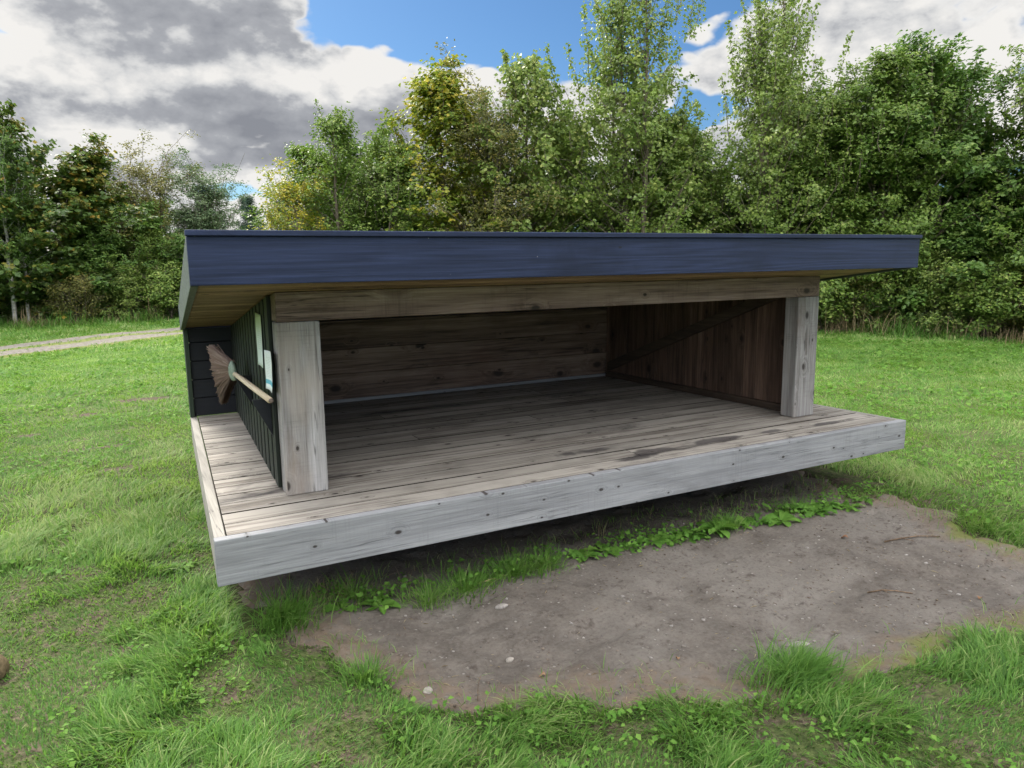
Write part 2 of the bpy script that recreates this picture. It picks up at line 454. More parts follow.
Zp = Zp-.10*(np.abs(np.tile(offs, len(pp))) > 1.0)
nP = len(offs)
idx = np.arange(len(Vp)).reshape(-1, nP)
Fp = np.stack([idx[:-1, :-1], idx[:-1, 1:], idx[1:, 1:], idx[1:, :-1]], -1).reshape(-1, 4)
p_ = np_mesh('path', np.column_stack([Vp, Zp]), Fp, path_mat(), attrs={'lat': lat}, smooth=True)
tag(p_, kind='structure')

# ------------------------------------------------------------------ leaf materials
def leaf_mat(name, c0, c1, c2, trans=.35, rough=.5, spec=.35, tcol=None):
    m, nt, out = new_mat(name); n = N(nt)
    a = n('Attribute', attribute_name='lv').outputs['Fac']
    v = n('TexCoord').outputs['Object']
    c = n.ramp(a, [(0, c0), (.5, c1), (1, c2)])
    b = n.bsdf(c, rough, spec)
    t = n('BsdfTranslucent')
    tint = n.mix(.5, c, tcol or tuple(k*1.6 for k in c1)) 
    n.link(tint, t.inputs[0])
    mx = n('MixShader'); mx.inputs[0].default_value = trans
    n.link(b, mx.inputs[1]); n.link(t.outputs[0], mx.inputs[2]); n.link(mx.outputs[0], out.inputs[0])
    return m
G_NEAR = leaf_mat('grass_blades', (.050, .120, .026), (.118, .245, .042), (.31, .35, .14), .42, .6, .2, (.24, .42, .05))
G_DRY = leaf_mat('dry_grass_blades', (.16, .11, .06), (.26, .20, .11), (.36, .30, .18), .25, .7, .2, (.3, .24, .12))
G_WEED = leaf_mat('weed_leaves', (.045, .11, .018), (.09, .20, .03), (.16, .28, .05), .38, .7, .15, (.18, .36, .05))

def blades(P, z, hgt, wid, ang, lean, lv, segs=3, curl=1.0):
    """curved grass blades; returns V, faces, attr"""
    n = len(P)
    dirv = np.stack([np.cos(ang), np.sin(ang)], -1)
    face = ang + np.pi/2 + rng.normal(0, .5, n)
    sv = np.stack([np.cos(face), np.sin(face)], -1)
    rows = []
    for k in range(segs):
        t = k/segs
        w = wid*(1-t**1.6)*.5*(1 if k else .7)
        hx = lean*hgt*(t**1.7)*curl
        hz = hgt*(t - .42*lean*t*t)
        c = P + dirv*hx[:, None]
        rows.append(np.column_stack([c-sv*w[:, None], z+hz]))
        rows.append(np.column_stack([c+sv*w[:, None], z+hz]))
    c = P + dirv*(lean*hgt*curl)[:, None]
    rows.append(np.column_stack([c, z+hgt*(1-.42*lean)]))
    m = 2*segs+1
    V = np.stack(rows, 1).reshape(-1, 3)
    b = np.arange(n)[:, None]*m
    quads = [b+np.array([[2*k, 2*k+1, 2*k+3, 2*k+2]]) for k in range(segs-1)]
    tri = b+np.array([[2*segs-2, 2*segs-1, 2*segs]])
    fs = ([np.concatenate(quads)] if quads else [])+[tri]
    return V, fs, np.repeat(lv, m)

def merge(parts):
    V = []; Q = []; T = []; A = []; off = 0
    for v, fs, a in parts:
        for f in fs: (Q if f.shape[1] == 4 else T).append(f+off)
        V.append(v); A.append(a); off += len(v)
    F = []
    if Q: F.append(np.concatenate(Q))
    if T: F.append(np.concatenate(T))
    return np.concatenate(V), F, np.concatenate(A)

CX, CY = CAM.x, CAM.y
def sample_view(r0, r1, dens, margin=.16):
    """random ground points in an annular wedge around where the photographer stood, a little wider than the view"""
    a0 = math.atan2(Fv.y, Fv.x); ha = math.atan(512/FPX)+margin
    if r0 < 1: ha += .5
    n = int(dens*ha*(r1*r1-r0*r0))
    r = np.sqrt(rng.uniform(r0*r0, r1*r1, n)); a = a0+rng.uniform(-ha, ha, n)
    return np.stack([CX+r*np.cos(a), CY+r*np.sin(a)], -1)

def halfdeck(y): return 2.2326-.1576/2.8618*y
def not_deck(x, y, m=.0): return ~((np.abs(x) < halfdeck(y)+m) & (y > 0-m) & (y < 2.9))

parts_g = []
def lawn(r0, r1, dens, hs, ws, segs):
    P = sample_view(r0, r1, dens)
    x, y = P[:, 0], P[:, 1]
    sd = dirt_sd(x, y)
    keep = (sd > rng.uniform(-.05, .07, len(x))) & not_deck(x, y, -.06)
    keep &= rng.uniform(0, 1, len(x)) > spot_mask(x, y)*.95
    thin = fbm(x*1.7, y*1.7, 41)
    keep &= rng.uniform(0, 1, len(x)) < sstep(.18, .38, thin)+.35
    ps = path_sd(x, y)
    keep &= ~((ps < .85) & (rng.uniform(0, 1, len(x)) > .10+.5*(ps < .25)))
    P = P[keep]; x, y = P[:, 0], P[:, 1]; sd = sd[keep]
    n = len(x)
    clump = fbm(x*3.1, y*3.1, 51); big = fbm(x*.5, y*.5, 52); cl2 = fbm(x*9, y*9, 53)
    # longer in the near grass, mown lawn further out
    tall = .45+1.1*sstep(.45, .66, clump)+.55*sstep(.5, .75, big)
    far = sstep(3.5, 8.0, np.hypot(x-CX, y-CY))
    tall = tall*(1-far)+(.55+.25*clump)*far
    h = hs*tall*rng.uniform(.5, 1.25, n)*np.clip(.45+sd*5, .4, 1)
    flow = (fbm(x*1.1, y*1.1, 61)-.5)*14+(cl2-.5)*5
    ang = flow+rng.normal(0, .75, n)
    lean = np.clip(rng.normal(.72, .25, n)*(.7+.6*clump), .05, 1.25)
    w = ws*rng.uniform(.6, 1.4, n)
    lv = np.clip(.36+(clump-.5)*.7+(big-.5)*.8+rng.normal(0, .21, n)+far*.10+(rng.uniform(0, 1, n) > .94)*.5, 0, 1)
    parts_g.append(blades(P, ground_h(x, y)-.012, h, w, ang, lean, lv, segs))
lawn(.6, 3.2, 15000, .074, .0062, 3)
lawn(3.2, 5.0, 9500, .076, .0070, 3)
lawn(5.0, 9.0, 3800, .075, .0090, 2)
lawn(9.0, 16.0, 1000, .09, .015, 2)
lawn(16.0, 27.0, 260, .14, .034, 2)
V, F, A = merge(parts_g)
go = np_mesh('grass', V, F, G_NEAR, attrs={'lv': A})
tag(go, 'green grass of the lawn round the shelter', 'grass', kind='stuff')
NB = len(A)

# clover and small broad leaves in the lawn
def leafcards(C, size, up, lv, az=None, fold=.25, aspect=.6):
    n = len(C)
    if az is None: az = rng.uniform(0, 2*np.pi, n)
    # leaf frame: axis d (length), side s, normal nn (tilted from up)
    nn = up/np.linalg.norm(up, axis=1)[:, None]
    a = np.stack([np.cos(az), np.sin(az), np.zeros(n)], -1)
    d = a-nn*(a*nn).sum(1)[:, None]; d /= np.linalg.norm(d, axis=1)[:, None]+1e-9
    s = np.cross(nn, d)
    L = size[:, None]; W = L*aspect*.5
    v0 = C; v2 = C+d*L-nn*L*.12
    v1 = C+d*L*.42+s*W+nn*L*fold*.35; v3 = C+d*L*.42-s*W+nn*L*fold*.35
    V = np.stack([v0, v1, v2, v3], 1).reshape(-1, 3)
    b = np.arange(n)[:, None]*4
    return V, [np.concatenate([b+np.array([[0, 3, 2]]), b+np.array([[0, 2, 1]])])], np.repeat(lv, 4)
pc = []
for r0, r1, dens, sz in ((.8, 4, 900, .019), (4, 9, 420, .030), (9, 16, 120, .055)):
    P = sample_view(r0, r1, dens); x, y = P[:, 0], P[:, 1]
    m = (fbm(x*1.3, y*1.3, 71) > .50) & (dirt_sd(x, y) > .03) & not_deck(x, y, .02) & (path_sd(x, y) > 1.2)
    P = P[m]; x, y = P[:, 0], P[:, 1]; n = len(x)
    up = np.stack([rng.normal(0, .45, n), rng.normal(0, .45, n), np.ones(n)], -1)
    C = np.column_stack([P, ground_h(x, y)+rng.uniform(.015, .055, n)])
    pc.append(leafcards(C, sz*rng.uniform(.6, 1.5, n), up, np.clip(rng.normal(.6, .2, n), 0, 1), aspect=.8))
V, F, A = merge(pc)
tag(np_mesh('clover', V, F, G_WEED, attrs={'lv': A}), 'small bright clover leaves among the lawn grass', 'clover', kind='stuff')

# ------------------------------------------------------------------ shelter
Z0 = .47
root = empty('wooden_shelter', (0, 1.4, 0), 'low wooden sleeping shelter with open front, grey plank deck and dark sloping roof', 'shelter')
D = 2.8618
def hw(y): return halfdeck(y)
# deck planks
mb = MB(); y = .052; pitch_p = .1475
while y < D-.06:
    y1 = min(y+pitch_p-.008, D-.052)
    dz = random.uniform(-.0015, .0015)
    a0, a1 = hw(y)-.052, hw(y1)-.052
    # planks come in two lengths with staggered butt joints
    j = random.choice([None, None, -.9, .7, .1, 1.2])
    spans = [(-1, 1)] if j is None else [(-1, j/2.2), (j/2.2+.002, 1)]
    for s0, s1 in spans:
        mb.hexa([(a0*s0, y, Z0-.028), (a0*s1, y, Z0-.028), (a1*s1, y1, Z0-.032), (a1*s0, y1, Z0-.032)],
                [(a0*s0, y, Z0+dz), (a0*s1, y, Z0+dz), (a1*s1, y1, Z0+dz), (a1*s0, y1, Z0+dz)])
    y += pitch_p
dk = mb.build('deck_planks', W_DECK, root)
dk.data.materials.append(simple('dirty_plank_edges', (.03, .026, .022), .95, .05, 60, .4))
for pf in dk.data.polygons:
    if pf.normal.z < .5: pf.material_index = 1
gapm = simple('dark_debris_between_planks', (.018, .015, .013), .95, .05, 80, .4)
mb = MB(); mb.hexa([(-hw(.06)+.06, .06, Z0-.030), (hw(.06)-.06, .06, Z0-.030), (hw(D)-.06, D-.06, Z0-.030), (-hw(D)+.06, D-.06, Z0-.030)], [(-hw(.06)+.06, .06, Z0-.002), (hw(.06)-.06, .06, Z0-.002), (hw(D)-.06, D-.06, Z0-.002), (-hw(D)+.06, D-.06, Z0-.002)])
mb.build('joint_filling', gapm, root)
# rim boards
mb = MB(); w = hw(0)
mb.box(-w, w, 0, .047, Z0-.1993, Z0+.001); mb.build('front_board', W_RIM, root, .004)
for s in (-1, 1):
    mb = MB(); a0, a1 = hw(.0475)*s, hw(D)*s; i0, i1 = (hw(.0475)-.047)*s, (hw(D)-.047)*s
    pts = [(a0, .0475), (a1, D), (i1, D), (i0, .0475)]
    if s < 0: pts = pts[::-1]
    mb.hexa([(p[0], p[1], Z0-.198) for p in pts], [(p[0], p[1], Z0) for p in pts])
    mb.build('side_board', W_RIMY, root, .004)
# joists and footings
mb = MB()
for xj in np.arange(-1.9, 1.95, .62): mb.box(xj, xj+.05, .12, D-.1, Z0-.185, Z0-.034)
for yj in (1.02, 1.72, 2.5): mb.box(-1.9, 1.9, yj, yj+.09, Z0-.26, Z0-.187)
mb.build('joists', W_DARK, root)
for xf in (-1.5, 0, 1.55):
    for yf in ((.78 if xf < -1 else 1.05), 1.7, 2.48):
        mb = MB(); mb.box(xf, xf+.2, yf, yf+.13, -.06, Z0-(.262 if yf > .8 else .187)); mb.build('footing', W_RIM, root, .004)
# posts and beam
HB = .8486
for s, dx0 in ((-1, 0), (1, 0)):
    mb = MB(); x0, x1 = (-1.846, -1.644) if s < 0 else (1.644, 1.846)
    mb.box(x0, x1, .454, .572, Z0+.002, Z0+HB-.001)
    mb.build('post', W_POST, root, .006)
def soff(y): return 1.524-.3914/2.855*(y-.006)
mb = MB(); mb.hexa([(-1.846, .456, Z0+HB+.001), (1.846, .456, Z0+HB+.001), (1.846, .57, Z0+HB+.001), (-1.846, .57, Z0+HB+.001)],
                   [(-1.846, .456, soff(.456)-.003), (1.846, .456, soff(.456)-.003), (1.846, .57, soff(.57)-.003), (-1.846, .57, soff(.57)-.003)])
mb.build('beam', W_BEAM, root, .005)
# back wall: inside brown planks, outside black cladding that runs out to the edges of the deck
YB = D
bw = MB(); zz = Z0+.001; k = 0
for hgt in (.235, .20, .21, .2):
    top = min(zz+hgt-.003, soff(2.76)-.01)
    if top-zz > .02: bw.box(-1.74, 1.74, 2.77-.002*k % .004, 2.795, zz, top)
    zz += hgt; k += 1
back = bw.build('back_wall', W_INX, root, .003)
mb = MB(); mb.box(-1.735, 1.735, 2.752, 2.7675, Z0+.002, Z0+.028); mb.build('lit_plank_edge', W_RIM, root)  # added pale strip, stands in for light caught on the plank edge
mb = MB(); zz = Z0+.002; k = 0
while zz < soff(2.85)-.02:
    t = min(zz+.134, soff(2.85)-.006)
    e = hw(2.83)-.03
    mb.hexa([(-e, 2.80, zz), (e, 2.80, zz), (e, 2.835, zz), (-e, 2.835, zz)], [(-e, 2.808, t), (e, 2.808, t), (e, 2.835, t), (-e, 2.835, t)])
    zz += .139
mb.box(-hw(2.83)+.035, hw(2.83)-.035, 2.836, 2.852, Z0+.003, soff(2.85)-.006)
mb.build('back_cladding', P_WALLX, root, .003)
for s in (-1, 1):
    mb = MB(); e = (hw(2.82)-.028)*s; e2 = (hw(2.82)+.002)*s
    mb.box(min(e, e2), max(e, e2), 2.775, 2.845, Z0+.002, soff(2.84)-.005); mb.build('corner_trim', P_TRIM, root, .003)
# side walls
def wx(y): return 1.842-.115/2.26*(y-.575)          # outer face of the backing
for s in (-1, 1):
    mb = MB(); yy = .578; 
    while yy < 2.765:                                   # inner boards
        y1 = min(yy+random.choice([.115, .125, .14]), 2.768)
        th = .03+random.uniform(0, .004)
        p = [(s*(wx(yy)-.022), yy), (s*(wx(y1-.004)-.022), y1-.004), (s*(wx(y1-.004)-.022-th), y1-.004), (s*(wx(yy)-.022-th), yy)]
        if s > 0: p = p[::-1]
        mb.hexa([(a, b, Z0+.002) for a, b in p], [(a, b, soff(b)-.006) for a, b in p])
        yy = y1
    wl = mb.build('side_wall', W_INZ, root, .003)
    mb = MB(); p = [(s*wx(.576), .576), (s*wx(2.795), 2.795), (s*(wx(2.795)-.019), 2.795), (s*(wx(.576)-.019), .576)]
    if s > 0: p = p[::-1]
    mb.hexa([(a, b, Z0+.002) for a, b in p], [(a, b, soff(b)-.005) for a, b in p])
    yy = .59
    while yy < 2.72:                                    # outer cover boards
        y1 = yy+.112
        p = [(s*(wx(yy)+.021), yy), (s*(wx(y1)+.021), y1), (s*(wx(y1)+.002), y1), (s*(wx(yy)+.002), yy)]
        if s > 0: p = p[::-1]
        mb.hexa([(a, b, Z0+.012) for a, b in p], [(a, b, soff(b)-.007) for a, b in p])
        yy += .162
    mb.build('side_cladding', P_WALLZ, wl, .002)
    # bottom rail and diagonal brace on the inside
    xin = lambda y_: s*(wx(y_)-.060)
    xi2 = lambda y_: s*(wx(y_)-.095)
    mb = MB()
    for (ya, za, yb, zb, hh) in ((.60, Z0+.003, 2.72, Z0+.003, .05),):
        mb.hexa([(xin(ya), ya, za), (xi2(ya), ya, za), (xi2(yb), yb, zb), (xin(yb), yb, zb)][::-s], [(xin(ya), ya, za+hh), (xi2(ya), ya, za+hh), (xi2(yb), yb, zb+hh), (xin(yb), yb, zb+hh)][::-s])
    mb.build('bottom_rail', W_DARK, wl)
    mb = MB(); ya, za, yb, zb, hh = .62, soff(.62)-.10, 2.70, Z0+.06, .085
    mb.hexa([(xin(ya), ya, za), (xi2(ya), ya, za), (xi2(yb), yb, zb), (xin(yb), yb, zb)][::-s], [(xin(ya), ya, za+hh), (xi2(ya), ya, za+hh), (xi2(yb), yb, zb+hh), (xin(yb), yb, zb+hh)][::-s])
    mb.build('diagonal_brace', W_DARK, wl)

# roof
def rx(y): return 2.2425-.1516/2.855*(y-.006)
def rt(y): return 1.716-.4178/2.855*(y-.006)
def rb(y): return 1.509-.3914/2.855*(y-.006)
roof = MB()
def slab(y0, y1, x0f, x1f, zf0, zf1, m, pv=None):
    m.hexa([(x0f(y0), y0, zf0(y0)), (x1f(y0), y0, zf0(y0)), (x1f(y1), y1, zf0(y1)), (x0f(y1), y1, zf0(y1))],
           [(x0f(y0), y0, zf1(y0)), (x1f(y0), y0, zf1(y0)), (x1f(y1), y1, zf1(y1)), (x0f(y1), y1, zf1(y1))], pv)
slab(.045, D-.035, lambda y: -rx(y)+.034, lambda y: rx(y)-.034, lambda y: soff(y)+.022, lambda y: rt(y)-.006, roof)
felt = simple('black_roofing_felt', (.035, .038, .04), .9, .2, 60, .4, .6, .004)
ro = roof.build('roof', felt, root)
sf = MB(); y = .04
while y < D-.04:
    y1 = min(y+.098, D-.035)
    slab(y, y1-.004, lambda y: -rx(y)+.034, lambda y: rx(y)-.034, lambda y: soff(y), lambda y: soff(y)+.019, sf)
    y = y1
sf.build('soffit', W_SOF, ro, .002)
ff = MB(); ff.box(-rx(.006), rx(.006), .006, .036, 1.509, 1.698); ff.build('front_fascia', P_FASC, ro, .003)
fc = MB(); fc.box(-rx(0)-.004, rx(0)+.004, -.008, .036, 1.7, 1.723); fc.build('drip_strip', P_FASC, ro, .003)
for s in (-1, 1):
    m_ = MB()
    x0f = lambda y: s*rx(y); x1f = lambda y: s*(rx(y)-.03)
    if s > 0: x0f, x1f = x1f, x0f
    slab(.037, D-.006, x0f, x1f, rb, lambda y: rt(y)+.004, m_); m_.build('side_fascia', P_SIDE, ro, .003)
m_ = MB(); m_.box(-rx(D)-.001, rx(D)+.001, D-.005, D+.02, rb(D)+.002, rt(D)+.003); m_.build('back_fascia', P_FASC, ro, .003)

# brackets on the left side wall
for i, yb_ in enumerate((.66, 1.55)):
    xw = -(wx(yb_)+.023)
    mb = MB(); z1 = .925
    mb.add([(xw, yb_, z1), (xw-.085, yb_, z1), (xw-.085, yb_, z1-.015), (xw, yb_, z1-.19), (xw, yb_+.026, z1), (xw-.085, yb_+.026, z1), (xw-.085, yb_+.026, z1-.015), (xw, yb_+.026, z1-.19)],
           [(0, 1, 2, 3), (7, 6, 5, 4), (0, 4, 5, 1), (1, 5, 6, 2), (2, 6, 7, 3), (3, 7, 4, 0)])
    b_ = mb.build('bracket', P_WALLX, root, .002)

# broom lying on the brackets
br = empty('broom', (-1.925, .55, .918), 'broom with pale wooden handle and fanned brown bristles lying on wall brackets', 'broom')
ash = wood('pale_broom_handle', (.38, .29, .18), (.55, .45, .31), (.66, .57, .43), 'y', .1, 3, .2, (.3, .22, .12), .1)
mb = MB(); mb.tube([(-1.886, .50, .943), (-1.888, .52, .943), (-1.897, .9, .945), (-1.899, 1.25, .942), (-1.895, 1.64, .930)], [.012, .0155, .0155, .015, .014], 14)
mb.build('handle', ash, br, smooth=True)
mb = MB(); mb.tube([(-1.886, .485, .943), (-1.886, .499, .943)], [.009, .012], 12); mb.build('hanging_cap', simple('grey_brown_cap', (.12, .09, .07)), br, smooth=True)
sock = simple('faded_green_binding', (.20, .25, .19), .7, .3, 30, .25)
mb = MB(); mb.tube([(-1.894, 1.615, .931), (-1.894, 1.64, .932), (-1.898, 1.695, .936), (-1.901, 1.72, .938)], [.018, .026, .034, .030], 14)
# flatten the binding into a broad clamp
for i in range(len(mb.v)):
    x_, y_, z_ = mb.v[i]; mb.v[i] = (-1.897+(x_+1.897)*.7, y_, .938+(z_-.934)*1.9)
mb.build('binding', sock, br, smooth=True)
# bristles: broad flat fan made of many strands with a few deep partings
bm_ = leaf_mat('brown_bristles', (.05, .028, .02), (.13, .078, .056), (.27, .20, .17), .1, .6, .3, (.2, .13, .1))
n = 3200
u = rng.uniform(0, 1, n); part = np.floor(u*6); uu = (part+.5+(u*6-part-.5)*.95)/6
zt = .882+(.997-.882)*uu; z2 = .70+(1.085-.70)*uu
y0_ = 1.70; L = .265-.12*np.abs(uu-.6)**1.5+rng.normal(0, .004, n)
x0 = -1.897+rng.normal(0, .008, n); x1 = -1.937-.045*uu+rng.normal(0, .012, n)
wv = .0045
P0 = np.stack([x0, np.full(n, y0_), zt], -1); P2 = np.stack([x1, y0_+L, z2+rng.normal(0, .003, n)], -1)
P1 = (P0+P2)/2+np.stack([rng.normal(0, .004, n)-.006, np.zeros(n), rng.normal(0, .002, n)], -1)
sd_ = np.array([0, .2, 1.0])*wv
Vb = np.stack([P0-sd_, P0+sd_, P1-sd_, P1+sd_, P2-sd_*.6, P2+sd_*.6], 1).reshape(-1, 3)-np.array(br.location)
b = np.arange(n)[:, None]*6
lvb = np.clip(.15+.55*uu+rng.normal(0, .13, n)+.1*np.sin(part*3), 0, 1)
np_mesh('bristles', Vb, np.concatenate([b+np.array([[0, 1, 3, 2]]), b+np.array([[2, 3, 5, 4]])]), bm_, br, {'lv': np.repeat(lvb, 6)})

# notices
def paper(name, label, pts, mat_, curl, group=None):
    """pts (y,z) quad: top-left(far), top-right(near), bottom-right, bottom-left"""
    a, b, c, d_ = [np.array(p) for p in pts]; NX, NZ = 10, 12; V = []; uv = []
    for j in range(NZ+1):
        t = j/NZ
        for i in range(NX+1):
            s_ = i/NX; p = (a*(1-s_)+b*s_)*(1-t)+(d_*(1-s_)+c*s_)*t
            off = .0245+curl*((2*s_-1)**2*.4+max(0, t-.6)**2*2.2+max(0, s_-.6)*max(0, .3-t)*1.5)+.0015*math.sin(5*s_+4*t)
            V.append((-(wx(p[0])+off), p[0], p[1])); uv.append((s_, 1-t))
    V = np.array(V); o0 = V.mean(0)
    idx = np.arange(len(V)).reshape(NZ+1, NX+1)
    F = np.stack([idx[:-1, :-1], idx[1:, :-1], idx[1:, 1:], idx[:-1, 1:]], -1).reshape(-1, 4)
    o = np_mesh(name, V-o0, F, mat_, smooth=True); o.location = o0
    me = o.data; ul = me.uv_layers.new(name='uv')
    li = np.zeros(len(me.loops), np.int32); me.loops.foreach_get('vertex_index', li)
    ul.data.foreach_set('uv', np.array(uv, np.float32)[li].reshape(-1))
    so = o.modifiers.new('thickness', 'SOLIDIFY'); so.thickness = .0012
    tag(o, label, 'notice', group)
    return o
def paper_mat(name, base, kind):
    m, nt, out = new_mat(name); n = N(nt)
    uvn = n('UVMap'); uvn.uv_map = 'uv'; sp = n('SeparateXYZ'); n.link(uvn.outputs[0], sp.inputs[0])
    u_, v_ = sp.outputs[0], sp.outputs[1]
    # faint rows of small print
    rows = n.math('GREATER_THAN', n.math('FRACT', n.math('MULTIPLY', v_, 24.0)), .55)
    ink = n.math('MULTIPLY', rows, n.math('GREATER_THAN', n.noise(n.mapping(uvn.outputs[0], (60, 24, 1)), 1, 1), .48))
    inb = n.math('MULTIPLY', n.math('GREATER_THAN', u_, .12), n.math('LESS_THAN', u_, .88))
    inb = n.math('MULTIPLY', inb, n.math('MULTIPLY', n.math('GREATER_THAN', v_, .30), n.math('LESS_THAN', v_, .86)))
    c = n.mix(n.math('MULTIPLY', n.math('MULTIPLY', ink, inb), .45), base, (.18, .2, .2))
    if kind == 'blue':
        band = n.math('MULTIPLY', n.math('GREATER_THAN', v_, .14), n.math('LESS_THAN', v_, .25))
        c = n.mix(band, c, (.10, .42, .55))
    else:
        c = n.mix(n.mapr(v_, .5, .95), c, (.42, .50, .30))
    n.link(n.bsdf(c, .45, .4), out.inputs[0])
    return m
paper('notice', 'narrow faded greenish notice pinned high on the dark side wall', [(1.035, 1.335), (.80, 1.335), (.80, 1.062), (1.035, 1.055)], paper_mat('faded_green_paper', (.66, .74, .70), 'g'), .010, 'paper notices on the side wall')
paper('notice', 'curled white notice with a blue band pinned beside the corner post', [(.715, 1.166), (.465, 1.180), (.470, .985), (.705, .972)], paper_mat('white_paper', (.80, .84, .82), 'blue'), .018, 'paper notices on the side wall')

# ------------------------------------------------------------------ trees
def tree_geo(seed, H, R, prof, nl=46, tw=6, lpt=15, ls=.075, tr=.06, stems=1, t0=.06, el=(15, 55), lead=.0, sig=.09, droop=.15, asp=.62, lean=(0, 0), twl=.42, yellow=None, upn=1.0, leaders=0, topthin=0.):
    r = np.random.default_rng(seed)
    TV = []; TF = []; nv = 0
    def tube(pts, rad, seg=5):
        nonlocal nv
        pts = np.asarray(pts); V = []
        for i, p in enumerate(pts):
            d = pts[min(i+1, len(pts)-1)]-pts[max(i-1, 0)]; d = d/(np.linalg.norm(d)+1e-9)
            a = np.cross(d, (.31, .9, .2)); a /= np.linalg.norm(a)+1e-9; b = np.cross(d, a)
            t = np.arange(seg)*2*np.pi/seg
            V.append(p+rad[i]*(np.cos(t)[:, None]*a+np.sin(t)[:, None]*b))
        V = np.concatenate(V); m = len(pts)
        i, k = np.meshgrid(np.arange(m-1), np.arange(seg), indexing='ij')
        f = np.stack([i*seg+k, i*seg+(k+1) % seg, (i+1)*seg+(k+1) % seg, (i+1)*seg+k], -1).reshape(-1, 4)+nv
        TV.append(V); TF.append(f); nv += len(V)
    LC = []; LA = []; LT = []; LR = []
    for s in range(stems):
        a0 = r.uniform(0, 2*np.pi); sp = (R*.30 if stems > 1 else 0)
        hs = H*(1 if s == 0 else r.uniform(.72, .97))
        top = np.array([lean[0]+math.cos(a0)*sp*r.uniform(.6, 1.6), lean[1]+math.sin(a0)*sp*r.uniform(.6, 1.6), hs])
        base = np.array([math.cos(a0)*sp*.3, math.sin(a0)*sp*.3, -.05])
        k = 9; ts = np.linspace(0, 1, k)
        pts = base+(top-base)*ts[:, None]+np.column_stack([r.normal(0, .035, k).cumsum(), r.normal(0, .035, k).cumsum(), np.zeros(k)])*(ts[:, None] > 0)
        tube(pts, tr*(1-ts)**.8*(.8 if s else 1)+.007, 7)
        n_l = int(nl/(stems**.6))
        for i in range(n_l):
            t = t0+(1-t0)*((i+r.uniform(0, 1))/n_l)
            p0 = np.array([np.interp(t, ts, pts[:, j]) for j in range(3)])
            rad = R*prof(t)*r.uniform(.55, 1.18)
            az = r.uniform(0, 2*np.pi); e = RAD(min(76, r.uniform(*el)+34*t*t))
            L = rad/max(.35, math.cos(e))
            d = np.array([math.cos(az)*math.cos(e), math.sin(az)*math.cos(e), math.sin(e)])
            m = 5; q = np.linspace(0, 1, m)
            lp = p0+d*L*q[:, None]+np.array([0, 0, -droop*L])*(q[:, None]**2)+r.normal(0, .03*L, (m, 3))*q[:, None]
            tube(lp, tr*.20*(1-t*.6)*(1-q*.85)+.003, 4)
            for j in range(tw):
                u = r.uniform(.08, 1.0); c0 = np.array([np.interp(u, q, lp[:, c]) for c in range(3)])
                ta = az+r.normal(0, .9); te = RAD(r.uniform(-10, 45))+upn*.1
                tl = twl*r.uniform(.5, 1.2)*(1.1-.4*u)
                td = np.array([math.cos(ta)*math.cos(te), math.sin(ta)*math.cos(te), math.sin(te)])
                tube([c0, c0+td*tl*.5+(0, 0, .02), c0+td*tl], [.004, .003, .0015], 3)
                nn = max(2, int(lpt*1.95*r.uniform(.6, 1.3)*(1-topthin*max(0, t-.5)*1.6)))
                w = r.uniform(.1, 1.05, nn)
                C = c0+td*tl*w[:, None]+r.normal(0, sig, (nn, 3))*np.array([1, 1, .6])
                LC.append(C); LA.append(np.full(nn, ta)+r.normal(0, .8, nn)); LT.append(np.full(nn, t)); LR.append(np.full(nn, r.normal(0, .13)))
        # upright leading shoots with sparse leaves
        for i in range(int(leaders*3/stems**.5)):
            az = r.uniform(0, 2*np.pi); f_ = r.uniform(0, 1)**.8; rr = R*.8*f_
            p0 = np.array([top[0]*.85+math.cos(az)*rr, top[1]*.85+math.sin(az)*rr, hs*(.90-.30*f_*f_)*r.uniform(.9, 1.0)])
            L = H*r.uniform(.10, .24)*(1+lead)*(1-.3*f_); q = np.linspace(0, 1, 5)
            lp = p0+np.array([math.cos(az)*.22, math.sin(az)*.22, 1])*L*q[:, None]+r.normal(0, .02, (5, 3))
            tube(lp, .008*(1-q*.8)+.002, 4)
            nn = int(L/.009); w = r.uniform(0, 1.03, nn)
            C = p0+np.array([math.cos(az)*.22, math.sin(az)*.22, 1])*L*w[:, None]+r.normal(0, .075, (nn, 3))*np.array([1, 1, .5])*(1.3-w[:, None])
            LC.append(C); LA.append(r.uniform(0, 6.3, nn)); LT.append(np.full(nn, 1.0)); LR.append(np.full(nn, 0.))
    C = np.concatenate(LC); A = np.concatenate(LA); T = np.concatenate(LT); Rn = np.concatenate(LR)
    n = len(C); keep = C[:, 2] > .05; C = C[keep]; A = A[keep]; T = T[keep]; Rn = Rn[keep]; n = len(C)
    out = C-np.array([0, 0, 1])*C[:, 2:3]; out = out/(np.linalg.norm(out, axis=1)[:, None]+1e-6)
    up = np.array([0, 0, 1.])*upn+out*.55+r.normal(0, .50, (n, 3))
    lv = np.clip(.42+Rn+r.normal(0, .13, n)+.12*(T-.5), 0, 1)
    if yellow is not None: lv = np.where(r.uniform(0, 1, n) < yellow*(.3+T), np.clip(lv+.45, 0, 1), lv)
    global rng
    keep_rng = rng; rng = r
    V, F, LV = leafcards(C, ls*r.uniform(.6, 1.3, n)*.98, up, lv, A, .3, asp)
    rng = keep_rng
    return (np.concatenate(TV), np.concatenate(TF)), (V, F, LV)

